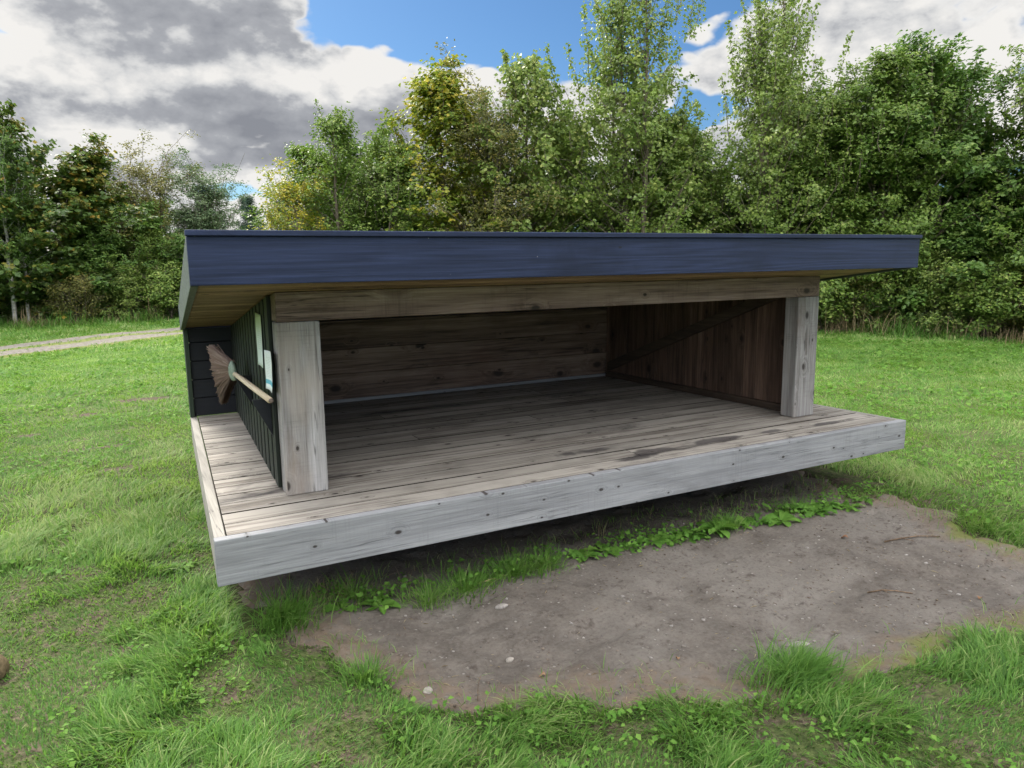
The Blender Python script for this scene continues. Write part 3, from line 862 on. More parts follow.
BARK = simple('grey_brown_bark', (.16, .13, .10), .9, .1, 14, .4, .8, .01)
BARKP = simple('pale_grey_bark', (.38, .36, .32), .85, .15, 10, .35, .6, .008)
M_DARK = leaf_mat('dark_green_leaves', (0.049, 0.103, 0.021), (0.102, 0.187, 0.032), (0.233, 0.309, 0.070), .30, .48, .35, (.10, .22, .03))
M_HORN = leaf_mat('hornbeam_leaves', (0.066, 0.125, 0.020), (0.140, 0.220, 0.034), (0.319, 0.364, 0.091), .32, .48, .35, (.14, .26, .03))
M_ASP = leaf_mat('aspen_leaves', (.088, .145, .026), (.185, .258, .048), (.42, .45, .13), .38, .45, .4, (.20, .30, .06))
M_YEL = leaf_mat('yellow_green_leaves', (0.083, 0.146, 0.018), (0.178, 0.241, 0.028), (0.475, 0.381, 0.045), .38, .5, .3, (.26, .32, .03))
M_OLI = leaf_mat('olive_leaves', (0.069, 0.081, 0.025), (0.138, 0.150, 0.037), (0.288, 0.237, 0.056), .34, .5, .3, (.20, .20, .04))
M_SIL = leaf_mat('silver_green_leaves', (.060, .105, .045), (.115, .17, .075), (.22, .28, .13), .32, .5, .35, (.15, .24, .10))
M_ORA = leaf_mat('green_and_orange_leaves', (0.036, 0.072, 0.014), (0.076, 0.132, 0.021), (0.378, 0.221, 0.031), .32, .5, .3, (.16, .24, .03))
M_PINE = leaf_mat('conifer_needles', (0.035, 0.067, 0.049), (0.063, 0.105, 0.073), (0.105, 0.154, 0.105), .15, .6, .25, (.06, .1, .05))

def p_bush(t): return max(.16, (1-max(0, (t-.32)/.68)**1.25))*(.85+.15*min(1, t/.2))
def p_cone(t): return max(.12, 1.12*(1-t**1.5)**.9)*(.75+.3*min(1, t/.15))
def p_oval(t): return max(.12, math.sin(math.pi*min(1, .18+t*.80))**.7)
def p_asp(t): return max(.20, 1.0-.95*max(0, (t-.25)/.75)**.75)
def p_tall(t): return .55*(1-t)**.35+.22

def make_kind(name, seed, mat, bark, **kw):
    (tv, tf), (V, F, A) = tree_geo(seed, **kw)
    tme = np_mesh('trunk', tv, tf, bark, smooth=True).data
    lme = np_mesh('crown', V, F, mat, attrs={'lv': A}).data
    for me in (tme, lme):
        for o in [o for o in col.objects if o.data == me]: bpy.data.objects.remove(o)
    return (name, tme, lme)

def plant(kind, x, y, s=(1, 1), rz=0, label=None, cat='tree', group=None):
    name, tme, lme = kind
    e = empty(name, (x, y, float(ground_h(np.array([x]), np.array([y]))[0])-.02), label, cat, group)
    e.rotation_euler = (0, 0, rz); e.scale = (s[0], s[0], s[1])
    for nm, me in (('trunk', tme), ('crown', lme)):
        o = bpy.data.objects.new(nm, me); col.objects.link(o); o.parent = e
    return e

K = {}
K['horn1'] = make_kind('hornbeam_tree', 11, M_HORN, BARK, H=5.2, R=1.75, prof=p_bush, nl=92, tw=8, lpt=18, ls=.085, stems=2, leaders=9, t0=.03, tr=.05)
K['horn2'] = make_kind('hornbeam_tree', 12, M_HORN, BARK, H=5.4, R=1.6, prof=p_bush, nl=92, tw=8, lpt=18, ls=.08, stems=3, leaders=9, t0=.03, tr=.045, yellow=.12)
K['dark1'] = make_kind('broadleaf_tree', 13, M_DARK, BARK, H=5.0, R=1.9, prof=p_bush, nl=78, tw=8, lpt=15, ls=.11, stems=2, leaders=5, t0=.03, el=(5, 35), tr=.05)
K['dark2'] = make_kind('broadleaf_tree', 14, M_DARK, BARK, H=4.8, R=1.8, prof=p_bush, nl=80, tw=8, lpt=14, ls=.12, stems=2, leaders=2, t0=.02, el=(0, 35), tr=.07)
K['asp1'] = make_kind('aspen_tree', 15, M_ASP, BARK, H=7.9, R=1.95, prof=p_asp, nl=120, tw=7, lpt=12, ls=.075, stems=3, leaders=6, t0=.08, el=(35, 65), asp=.85, tr=.07, sig=.07, lead=.2, upn=.4, topthin=1.05)
K['asp2'] = make_kind('aspen_tree', 16, M_ASP, BARK, H=7.6, R=1.6, prof=p_asp, nl=105, tw=7, lpt=11, ls=.075, stems=3, leaders=6, t0=.08, el=(40, 70), asp=.85, tr=.07, sig=.07, lean=(.5, .0), lead=.2, upn=.4, topthin=1.05)
K['asp3'] = make_kind('poplar_tree', 17, M_ASP, BARK, H=5.6, R=1.7, prof=p_bush, nl=74, tw=7, lpt=15, ls=.09, stems=2, leaders=6, t0=.04, el=(20, 60), asp=.85, tr=.055, upn=.5, yellow=.1)
K['yel'] = make_kind('maple_tree', 18, M_YEL, BARK, H=5.9, R=1.35, prof=p_cone, nl=84, tw=7, lpt=15, ls=.095, stems=1, leaders=3, t0=.03, el=(20, 55), tr=.06, yellow=.25, asp=.8)
K['cone'] = make_kind('young_tree', 19, M_HORN, BARK, H=4.8, R=.95, prof=p_cone, nl=66, tw=6, lpt=13, ls=.075, stems=1, leaders=2, t0=.03, el=(25, 60), lead=.5)
K['gold'] = make_kind('young_tree', 20, M_YEL, BARK, H=3.9, R=.95, prof=p_oval, nl=50, tw=6, lpt=12, ls=.075, stems=1, leaders=5, t0=.03, el=(25, 60), yellow=.6)
K['oli'] = make_kind('hawthorn_tree', 21, M_OLI, BARK, H=4.6, R=1.6, prof=p_oval, nl=66, tw=8, lpt=14, ls=.065, stems=2, leaders=5, t0=.04, el=(10, 60), yellow=.2)
K['sil'] = make_kind('willow_tree', 22, M_SIL, BARK, H=4.9, R=1.45, prof=p_oval, nl=70, tw=8, lpt=15, ls=.085, stems=3, leaders=6, t0=.04, el=(30, 70), asp=.5)
K['ora'] = make_kind('maple_tree', 23, M_ORA, BARK, H=5.3, R=2.2, prof=p_bush, nl=96, tw=8, lpt=15, ls=.13, stems=2, leaders=2, t0=.03, el=(5, 45), asp=.85, yellow=.03, tr=.06)
K['birch'] = make_kind('birch_tree', 24, M_DARK, BARKP, H=5.6, R=1.1, prof=p_tall, nl=46, tw=6, lpt=11, ls=.08, stems=1, leaders=3, t0=.28, el=(30, 60), tr=.055)
K['pine'] = make_kind('conifer_tree', 25, M_PINE, BARK, H=6.0, R=1.5, prof=p_cone, nl=70, tw=7, lpt=16, ls=.16, stems=1, leaders=1, t0=.08, el=(-5, 25), asp=.2, sig=.12)
K['shr1'] = make_kind('shrub', 26, M_HORN, BARK, H=1.5, R=.95, prof=p_bush, nl=30, tw=7, lpt=12, ls=.075, stems=3, leaders=3, t0=.03, tr=.02, yellow=.1)
K['shr2'] = make_kind('shrub', 27, M_OLI, BARK, H=1.2, R=.8, prof=p_bush, nl=26, tw=7, lpt=11, ls=.06, stems=3, leaders=3, t0=.03, tr=.018, yellow=.1)
K['shr3'] = make_kind('shrub', 28, M_ASP, BARK, H=1.6, R=.9, prof=p_bush, nl=28, tw=7, lpt=12, ls=.07, stems=3, leaders=4, t0=.03, tr=.02)

TREES = [
 # left of the track
 ('ora', -5.9, 22.9, 1.1, 1.2, 'large maple at the left edge of the photo with orange leaves near its top'),
 ('ora', -3.6, 23.6, 1.2, .90, 'broad maple with orange and yellow leaves behind the track'),
 ('birch', -5.02, 22.1, 1.0, .86, 'slender tree with a straight pale bare trunk at the far left of the track'),
 ('birch', -4.70, 22.4, .8, .78, 'thinner crooked pale trunk right beside the straight pale trunk on the left'),
 ('dark1', -2.4, 23.2, .9, .66, 'dark green tree with low spreading branches behind the left verge'),
 ('oli', -1.2, 24.2, 1.2, 1.0, 'olive brown hawthorn between the orange tinged maple and the silvery willow'),
 ('sil', .25, 24.0, 1.05, .84, 'silvery green willow with upright shoots, last tall tree before the gap in the wood'),
 ('dark2', -.2, 22.6, .8, .50, 'low dark tree below the olive hawthorn, just left of the roof corner'),
 ('sil', 2.0, 27.5, .6, .42, 'small pale willow at the right end of the left-hand wood, near the gap'),
 # behind the roof, from left to right
 ('gold', 1.15, 13.9, .95, .82, 'small golden yellow tree at the left end of the trees behind the roof'),
 ('cone', 2.05, 13.7, 1.0, .98, 'narrow dark green young tree with one tall thin leader'),
 ('horn2', 3.2, 13.6, .85, .80, 'bushy grey green tree between the thin leader and the yellow green maple'),
 ('yel', 4.35, 12.6, 1.2, .95, 'pointed yellow green maple rising behind the left half of the roof'),
 ('oli', 5.25, 12.0, 1.15, 1.0, 'brownish twiggy tree right of the pointed yellow green maple'),
 ('asp3', 6.1, 11.7, 1.0, 1.0, 'pale poplar with several pointed tips behind the middle of the roof'),
 ('asp1', 7.75, 10.2, 1.0, .98, 'tallest aspen, its open crown leaving the top of the photo behind the roof middle'),
 ('asp3', 8.5, 10.2, 1.0, .80, 'low pale poplar filling the dip between the two tall aspens'),
 ('asp2', 10.35, 8.6, .9, .96, 'tall airy aspen with leaning side branches behind the right part of the roof'),
 ('horn1', 10.6, 9.3, 1.05, .86, 'rounded hornbeam just right of the tall airy aspen'),
 ('horn2', 11.6, 8.7, 1.05, .96, 'yellowish topped hornbeam above the right end of the roof'),
 ('horn1', 12.4, 7.5, 1.0, 1.02, 'high hornbeam with spiky leaders to the right of the roof end'),
 ('horn2', 11.2, 8.3, .85, .90, 'slim hornbeam standing forward between the two rounded ones above the roof end'),
 ('horn1', 12.95, 7.1, .95, 1.06, 'bushy spiky topped hornbeam left of the dark tree with drooping tiers'),
 ('horn2', 9.0, 10.4, .95, .86, 'green hornbeam behind the low pale poplar between the aspens'),
 ('dark1', 13.2, 6.2, 1.05, 1.10, 'dark broadleaf tree with drooping tiers of large leaves on the right'),
 ('horn2', 13.9, 4.9, 1.1, 1.14, 'tall hornbeam at the right edge of the photo'),
 ('dark2', 14.6, 3.5, 1.1, 1.15, 'dark broadleaf tree just outside the right edge of the photo'),
]
for i, (k, x, y, sx, sz, lb) in enumerate(TREES):
    lb = lb.replace('left of the slate gap behind the track', 'behind the track')
    plant(K[k], x, y, (sx, sz), i*1.7, lb, group='front trees of the surrounding wood')
# second rows: nothing tells them apart
ROW = [('dark2', -9.2, 25.5), ('horn1', -7.9, 26.5), ('dark1', -5.2, 26.2), ('dark2', -2.6, 26.8), ('dark1', -.3, 27.0), ('dark1', -10.5, 23),
       ('horn1', 2.5, 15.6), ('dark1', 4.1, 15.0), ('horn2', 5.8, 14.3), ('dark2', 7.2, 13.4), ('dark1', 8.6, 12.7), ('horn1', 10.0, 12.0),
       ('dark2', 11.3, 11.2), ('dark1', 12.6, 10.3), ('horn1', 13.7, 9.0), ('dark2', 14.6, 7.6), ('dark1', 15.4, 6.2), ('horn1', 16.0, 4.6), ('dark2', 16.4, 3.0), ('dark1', 15.5, 1.7)]
for i, (k, x, y) in enumerate(ROW):
    plant(K[k], x, y, (1.05, .76+.03*(i % 4)), i*2.3, 'green tree mostly hidden in the second row of the wood', group='second row trees of the wood')
# undergrowth
SHR2 = [(-7.2, 22.8), (-5.9, 22.9), (-4.7, 23.1), (-3.0, 22.7), (-1.6, 22.9), (.9, 22.9), (11.4, 8.7), (12.1, 7.7), (12.7, 6.9), (12.9, 5.9), (13.4, 5.0), (13.7, 4.0), (14.2, 3.0)]
for i, (x, y) in enumerate(SHR2):
    plant(K[('dark2', 'horn1', 'dark1')[i % 3]], x, y, (.62, .50), i*1.1+.5, 'low bushy young tree filling the foot of the wood '+('beyond the track' if x < 2 else 'on the right'), 'tree', 'young trees filling the wood edge '+('beyond the track' if x < 2 else 'on the right'))
SHR = [(-6.5, 21.8), (-3.4, 21.8), (-2.2, 21.9), (-1.0, 21.7), (.3, 22.0), (-7.8, 21.5), (10.9, 7.9), (11.7, 7.3), (12.05, 6.2), (12.5, 5.3), (12.9, 4.4), (13.4, 3.6), (12.2, 7.0), (13.1, 5.3), (11.2, 8.9), (9.9, 8.5)]
for i, (x, y) in enumerate(SHR):
    k = ('shr1', 'shr2', 'shr3')[i % 3]
    g_ = 'undergrowth shrubs beyond the track' if x < 2 else 'undergrowth shrubs on the right'
    plant(K[k], x, y, (rng.uniform(.8, 1.2), rng.uniform(.7, 1.1)), i, 'low leafy shrub at the foot of the trees '+('beyond the track' if x < 2 else 'on the right'), 'shrub', g_)
for i, (x, y, s) in enumerate([(5.2, 46, .9), (7.6, 46.5, .95), (10.1, 46, .85), (12.0, 47.5, .9), (3.0, 46.5, .8)]):
    plant(K['pine'], x, y, (s, s*1.05), i*2, 'distant bluish conifer seen through the gap above the roof corner', group='conifers in the gap')

# distant wood closing the horizon
r2 = np.random.default_rng(5)
n = 26000
t = r2.uniform(0, 1, n); a = np.radians(-75+170*t)
rad = 62+r2.uniform(0, 6, n); x = rad*np.sin(a); y = rad*np.cos(a)
top = 4.2+2.2*(fbm(t*60, t*0, 77)-.3); zz = (r2.uniform(0, 1, n)**.8)*top-.4
C = np.column_stack([x, y, zz]); up = r2.normal(0, .6, (n, 3))+np.array([0, 0, .6]); 
V, F, A = leafcards(C, r2.uniform(.35, .8, n), up, np.clip(r2.normal(.4, .2, n), 0, 1), r2.uniform(0, 6.3, n), .3, .7)
tag(np_mesh('distant_wood', V, F, M_DARK, attrs={'lv': A}), 'far-off dark green wood along the horizon', 'wood', kind='stuff')

# tall dry grass and weeds at the foot of the trees
def fringe(name, line, wdt, n, hs, ws, mat, lvm, seed, label):
    r = np.random.default_rng(seed)
    P = []
    seg = [math.dist(a, b) for a, b in zip(line[:-1], line[1:])]; tot = sum(seg)
    for (a, b), L in zip(zip(line[:-1], line[1:]), seg):
        m = int(n*L/tot); t = r.uniform(0, 1, m); o = r.normal(0, wdt, m)
        dx_, dy_ = (b[0]-a[0])/L, (b[1]-a[1])/L
        P.append(np.stack([a[0]+(b[0]-a[0])*t-dy_*o, a[1]+(b[1]-a[1])*t+dx_*o], -1))
    P = np.concatenate(P)
    cl = fbm(P[:, 0]*1.3, P[:, 1]*1.3, seed); P = P[cl > .42]; cl = cl[cl > .42]; n = len(P)
    h = hs*r.uniform(.4, 1.2, n)*(.3+1.5*(cl-.4)*3)
    V, F, A = blades(P, ground_h(P[:, 0], P[:, 1])-.02, h, ws*r.uniform(.6, 1.3, n), r.uniform(0, 6.3, n), np.clip(r.normal(.6, .35, n), 0, 1.2), np.clip(r.normal(lvm, .2, n), 0, 1), 2)
    tag(np_mesh(name, V, F, mat, attrs={'lv': A}), label, 'grass', kind='stuff')
LL = [(-12, 19), (-8, 20.9), (-3.8, 21.4), (0, 21.5), (2.5, 24)]; RL = [(1, 12.3), (5, 10.6), (8.6, 8.6), (10.6, 7.6), (11.9, 5.9), (12.6, 4.4), (13.2, 3.0), (14.0, 1.2)]
fringe('dry_grass', LL, .30, 3000, .45, .016, G_DRY, .5, 81, 'brown dry grass along the foot of the trees beyond the track')
fringe('tall_grass', LL, .45, 6500, .26, .024, G_NEAR, .35, 82, 'tall green grass along the foot of the trees beyond the track')
fringe('dry_grass', RL, .32, 2600, .40, .013, G_DRY, .4, 83, 'brown dry grass along the foot of the trees on the right')
fringe('tall_grass', RL, .45, 12000, .30, .020, G_NEAR, .30, 84, 'tall green grass along the foot of the trees on the right')

# ------------------------------------------------------------------ plants by the deck
def tuft(x, y, nb, h, spread, seed, label, lean0=None, lvm=.35, w=.0055):
    global rng
    sv = rng; rng = np.random.default_rng(seed)
    a = rng.uniform(0, 2*np.pi, nb); r = np.abs(rng.normal(0, spread, nb))
    P = np.stack([np.cos(a)*r, np.sin(a)*r*.8], -1)
    az = a+rng.normal(0, .5, nb)
    if lean0 is not None: az = np.where(rng.uniform(0, 1, nb) < .7, lean0+rng.normal(0, .5, nb), az)
    z0 = float(ground_h(np.array([x]), np.array([y]))[0]); z1 = float(dirt_h(np.array([x]), np.array([y]))[0]); zb = max(z0, z1)
    V, F, A = blades(P, np.full(nb, -.015), h*rng.uniform(.45, 1.1, nb), w*rng.uniform(.6, 1.3, nb), az, np.clip(rng.normal(.65, .25, nb), .05, 1.2), np.clip(rng.normal(lvm, .17, nb), 0, 1), 4)
    o = np_mesh('grass_tuft', V, F, G_NEAR, attrs={'lv': A}); o.location = (x, y, zb)
    rng = sv
    return tag(o, label, 'grass tuft', 'grass tufts round the bare earth')
def gpos(x, y): return x, y
tuft(-1.97, .08, 560, .25, .085, 1, 'tall blue green grass tuft at the front left corner of the deck', -1.2, .3)
tuft(-.36, -1.34, 1100, .17, .10, 2, 'rounded grass tuft standing out into the near edge of the bare earth', -.4, .3)
tuft(-1.78, -.52, 240, .12, .06, 3, 'small grass tuft at the near left corner of the bare earth', None, .35)
tuft(-1.08, .06, 380, .17, .10, 4, 'spiky grass tuft under the deck edge beside small leafy weeds', None, .4)
tuft(-1.30, .03, 260, .13, .08, 5, 'lower yellowish tuft left of the spiky tuft under the deck edge', None, .55)
tuft(-.80, .09, 330, .15, .09, 6, 'thin grass tuft under the deck edge right of the spiky tuft', None, .45)
tuft(-.62, .08, 260, .14, .07, 7, 'grass tuft under the deck at the start of the broad leaved weeds', None, .5)
tuft(.66, .05, 220, .13, .07, 8, 'grass tuft among the dandelions under the right half of the deck edge', None, .45)
tuft(1.25, .06, 260, .13, .09, 9, 'grass tuft under the deck edge near the right end of the bare earth', None, .35)
tuft(-1.62, .22, 160, .16, .10, 10, 'sparse tuft in the shade below the deck near its left corner', None, .5)

def rosette(x, y, nl, L, seed, label, lobed=True, lvm=.5, upr=.5):
    r = np.random.default_rng(seed); V = []; Fq = []; A = []; nv = 0
    for i in range(nl):
        az = i*2.4+r.normal(0, .25); l = L*r.uniform(.6, 1.1); e0 = RAD(r.uniform(25, 75))*upr*1.6; m = 9
        d = np.array([math.cos(az), math.sin(az)]); s = np.array([-d[1], d[0]]); lv = np.clip(r.normal(lvm, .15), 0, 1)
        tw = r.normal(0, .25)
        px_, pz_ = .01, .0
        for k in range(m):
            t = k/(m-1); e = e0-t*(e0+.35)*1.05
            if k: px_ += math.cos(e)*l/(m-1); pz_ += math.sin(e)*l/(m-1)
            w = l*(.05+.15*math.sin(math.pi*min(1, t**1.1))*(1.15 if t > .45 else .8))
            if lobed: w *= (.45+.75*(k % 2))
            if k == m-1: w = .002
            z = max(pz_, .004)
            V += [[*(d*px_-s*w), z+w*(.35+tw)], [*(d*px_), z], [*(d*px_+s*w), z+w*(.35-tw)]]
            A += [lv*.9, lv*1.1, lv*.9]
            if k:
                b = nv+k*3
                Fq += [[b-3, b-2, b+1, b], [b-2, b-1, b+2, b+1]]
        nv += m*3
    z0 = max(float(ground_h(np.array([x]), np.array([y]))[0]), float(dirt_h(np.array([x]), np.array([y]))[0]))
    o = np_mesh('weed_plant', np.array(V), np.array(Fq), G_WEED, attrs={'lv': np.clip(A, 0, 1)}, smooth=True); o.location = (x, y, z0-.003)
    return tag(o, label, 'weed', 'leafy weeds along the deck edge')
WD = [(-1.70, .20, 9, .11), (-1.52, .17, 10, .10), (-1.02, .28, 9, .12), (-.93, .24, 8, .09), (-.36, .24, 10, .14), (-.22, .27, 9, .12), (-.06, .24, 10, .10), (.10, .28, 11, .11),
      (.22, .24, 10, .12), (.36, .28, 12, .13), (.55, .24, 15, .19), (.72, .30, 10, .13), (.88, .26, 11, .14), (1.02, .20, 12, .14), (1.14, .31, 9, .12), (1.32, .22, 12, .15), (1.47, .26, 11, .13),
      (1.58, .16, 10, .12), (1.72, .18, 9, .11), (-2.28, .55, 9, .13), (-2.32, 1.0, 8, .12)]
for i, (x, y, k, L) in enumerate(WD):
    lb = 'leafy green weed growing under the front edge of the deck'
    if i == 10: lb = 'large spreading dandelion, biggest of the weeds under the deck edge'
    if i == 19: lb = 'bright green weed against the left side of the deck near its front corner'
    if i == 20: lb = 'bright green weed against the left side of the deck further back'
    if i < 19 and i != 10: pass
    if i < 19: y = .085-.055*(x+.3)+(y-.25)*.8
    rosette(x, y, k+3, L*(.95 if i % 2 else .72), 100+i, lb, i % 3 != 1, .45+.1*(i % 3))
# clover-like small leaf carpet between the weeds
r3 = np.random.default_rng(8); n = 1500
x = r3.uniform(-1.8, 2.1, n); y = .12-.055*(x+.3)+r3.normal(0, .07, n); m = (fbm(x*3, y*3, 91) > .42); x, y = x[m], y[m]; n = len(x)
zb = np.maximum(ground_h(x, y), dirt_h(x, y))
up = np.stack([r3.normal(0, .5, n), r3.normal(-.2, .5, n), np.ones(n)], -1)
V, F, A = leafcards(np.column_stack([x, y, zb+r3.uniform(.01, .07, n)]), r3.uniform(.014, .035, n), up, np.clip(r3.normal(.5, .2, n), 0, 1), r3.uniform(0, 6.3, n), .25, .8)
tag(np_mesh('ground_cover', V, F, G_WEED, attrs={'lv': A}), 'carpet of small leaves under the front edge of the deck', 'ground cover', kind='stuff')
# sparse blades and dry stalks on the earth rim
r3 = np.random.default_rng(9); n = 15000
x = r3.uniform(-2.1, 2.3, n); y = r3.uniform(-1.9, .5, n); sd = dirt_sd(x, y); m = (sd < .03) & ((sd > -.22) | ((y > .1) & (r3.uniform(0, 1, n) < .5))) & (r3.uniform(0, 1, n) < np.where(y > .1, .9, np.exp(sd*11)))
x, y = x[m], y[m]; n = len(x)
V, F, A = blades(np.stack([x, y], -1), dirt_h(x, y)-.004, r3.uniform(.02, .09, n), r3.uniform(.003, .005, n), r3.uniform(0, 6.3, n), r3.uniform(.3, 1.1, n), np.clip(r3.normal(.5, .2, n), 0, 1), 2)
tag(np_mesh('sparse_grass', V, F, G_NEAR, attrs={'lv': A}), 'thin grass blades creeping over the rim of the bare earth', 'grass', kind='stuff')
n = 420; x = np.concatenate([r3.normal(-1.72, .16, n//2), r3.uniform(-2, 1.8, n//2)]); y = np.concatenate([r3.normal(.30, .08, n//2), r3.normal(.3, .09, n//2)])
V, F, A = blades(np.stack([x, y], -1), dirt_h(x, y)-.004, r3.uniform(.03, .13, n), np.full(n, .003), r3.uniform(0, 6.3, n), r3.uniform(.2, 1.2, n), r3.uniform(0, 1, n), 3)
tag(np_mesh('dry_stalks', V, F, G_DRY, attrs={'lv': A}), 'dry brown stalks in the shade under the deck edge', 'dry stalks', kind='stuff')

# pebbles, crumbs of soil, twigs and fallen leaves
ico = bmesh.new(); bmesh.ops.create_icosphere(ico, subdivisions=1, radius=1); iv = np.array([v.co[:] for v in ico.verts]); fi = np.array([[v.index for v in f.verts] for f in ico.faces]); ico.free()
def pebbles(name, n, s0, s1, mat, seed, label, cond, flat=.55):
    r = np.random.default_rng(seed); x = r.uniform(-2.1, 2.2, n); y = r.uniform(-1.7, .4, n); m = cond(x, y, dirt_sd(x, y), r); x, y = x[m], y[m]; n = len(x)
    s = s0+(s1-s0)*r.uniform(0, 1, n)**4
    sc = s[:, None]*r.uniform(.6, 1.2, (n, 3))*np.array([1, 1, flat]); az = r.uniform(0, 6.3, n)
    v = iv[None]*(1+r.normal(0, .16, (n, len(iv), 1)))*sc[:, None]
    c, s_ = np.cos(az)[:, None], np.sin(az)[:, None]
    V = np.stack([v[..., 0]*c-v[..., 1]*s_+x[:, None], v[..., 0]*s_+v[..., 1]*c+y[:, None], v[..., 2]+(dirt_h(x, y)+sc[:, 2]*.25)[:, None]], -1).reshape(-1, 3)
    F = (fi[None]+np.arange(n)[:, None, None]*len(iv)).reshape(-1, 3)
    o = np_mesh(name, V, F, mat, attrs={'lv': np.repeat(r.uniform(0, 1, n), len(iv))})
    tag(o, label, name.replace('_', ' '), kind='stuff')
def attr_mat(name, a, b, c, rough=.85):
    m, nt, out = new_mat(name); n = N(nt); at = n('Attribute', attribute_name='lv').outputs['Fac']
    v = n('TexCoord').outputs['Object']; k = n.noise(v, 160, 3)
    cc = n.mix(n.mapr(k, .3, .7, 0, .35), n.ramp(at, [(0, a), (.6, b), (1, c)]), a)
    n.link(n.bsdf(cc, rough, .2), out.inputs[0]); return m
pebbles('pebbles', 1500, .0018, .011, attr_mat('pebble_stone', (.09, .08, .07), (.16, .14, .12), (.30, .275, .25)), 61, 'small pebbles scattered over the bare earth', lambda x, y, sd, r: sd < -.04)
pebbles('soil_crumbs', 5000, .002, .009, attr_mat('soil_crumb', (.06, .045, .035), (.12, .095, .075), (.19, .155, .125), .95), 62, 'crumbs of soil on the bare earth', lambda x, y, sd, r: (sd < -.01) & (fbm(x*2.3, y*2.3, 95) > .47))

def stone(x, y, sx, sy, sz, rz, mat, label, seed, zoff=0):
    r = np.random.default_rng(seed)
    bm = bmesh.new(); bmesh.ops.create_icosphere(bm, subdivisions=3, radius=1)
    for v in bm.verts:
        p = np.array(v.co[:]); q = p*1.7+seed*3.1
        k = 1+.22*(float(fbm(np.array([q[0]+q[2]*.7]), np.array([q[1]-q[2]*.4]), seed)[0])-.5)*2
        v.co = (p[0]*sx*k, p[1]*sy*k, p[2]*sz*k)
    me = bpy.data.meshes.new('stone'); bm.to_mesh(me); bm.free(); me.materials.append(mat)
    for p in me.polygons: p.use_smooth = True
    o = bpy.data.objects.new('stone', me); col.objects.link(o)
    z = max(float(ground_h(np.array([x]), np.array([y]))[0]), float(dirt_h(np.array([x]), np.array([y]))[0]) if dirt_sd(np.array([x]), np.array([y]))[0] < .02 else -9)
    o.location = (x, y, z+zoff); o.rotation_euler = (0, 0, rz)
    return tag(o, label, 'stone')
stone(-3.10, .20, .10, .085, .075, .4, simple('mossy_stone', (.12, .09, .05), .95, .1, 26, .55, 1, .01), 'rounded mossy brown stone half hidden in grass at the left edge', 3, .03)
ps = simple('pale_stone', (.24, .215, .185), .85, .2, 50, .3, .5, .004)
gs = simple('grey_stone', (.21, .19, .17), .85, .2, 50, .35, .5, .004)
stone(-1.19, -.60, .020, .014, .009, .5, ps, 'pale flat stone near the left part of the bare earth', 5, .002)
stone(-1.02, -.20, .036, .020, .010, .2, gs, 'flat grey stone in the earth left of centre', 6, .001)
stone(-1.60, -.72, .022, .018, .010, 1.0, ps, 'round pale stone at the near left rim of the bare earth', 7, .002)
stone(-.05, -1.10, .050, .020, .010, -.3, gs, 'long flat grey stone in the near right part of the earth', 8, .0)

def twig(pts, rad, label, matx):
    z = [max(float(dirt_h(np.array([p[0]]), np.array([p[1]]))[0]), -.2)+p[2] for p in pts]
    mb = MB(); mb.tube([(p[0], p[1], zz+rad) for p, zz in zip(pts, z)], [rad*(1-.5*i/len(pts)) for i in range(len(pts))], 6)
    # a short side spur
    a, b = Vector((pts[1][0], pts[1][1], z[1]+rad)), Vector((pts[2][0], pts[2][1], z[2]+rad))
    mb.tube([a, a+(b-a).cross(Vector((0, 0, 1)))*.5+(b-a)*.3], [rad*.6, rad*.3], 5)
    tag(mb.build('twig', matx, smooth=True), label, 'twig')
tw = simple('brown_twig_bark', (.13, .09, .06), .9, .1, 60, .4, .5, .002); twp = simple('pale_straw', (.42, .32, .18), .8, .2, 60, .3, .3, .001)
twig([(.62, -.93, 0), (.66, -.98, .004), (.72, -1.02, .002), (.79, -1.05, 0)], .0045, 'brown twig lying on the right part of the bare earth', tw)
twig([(-1.02, .08, .002), (-.97, .075, .006), (-.90, .085, .004), (-.83, .095, .002)], .004, 'pale straw coloured stick below the deck edge', twp)
twig([(1.28, -.55, 0), (1.36, -.60, .004), (1.47, -.63, .003), (1.56, -.70, 0)], .005, 'dark twig near the far right rim of the bare earth', tw)
twig([(-1.46, -.86, 0), (-1.455, -.85, .03), (-1.45, -.845, .06), (-1.44, -.85, .09)], .002, 'upright dry stalk at the near rim of the bare earth', tw)

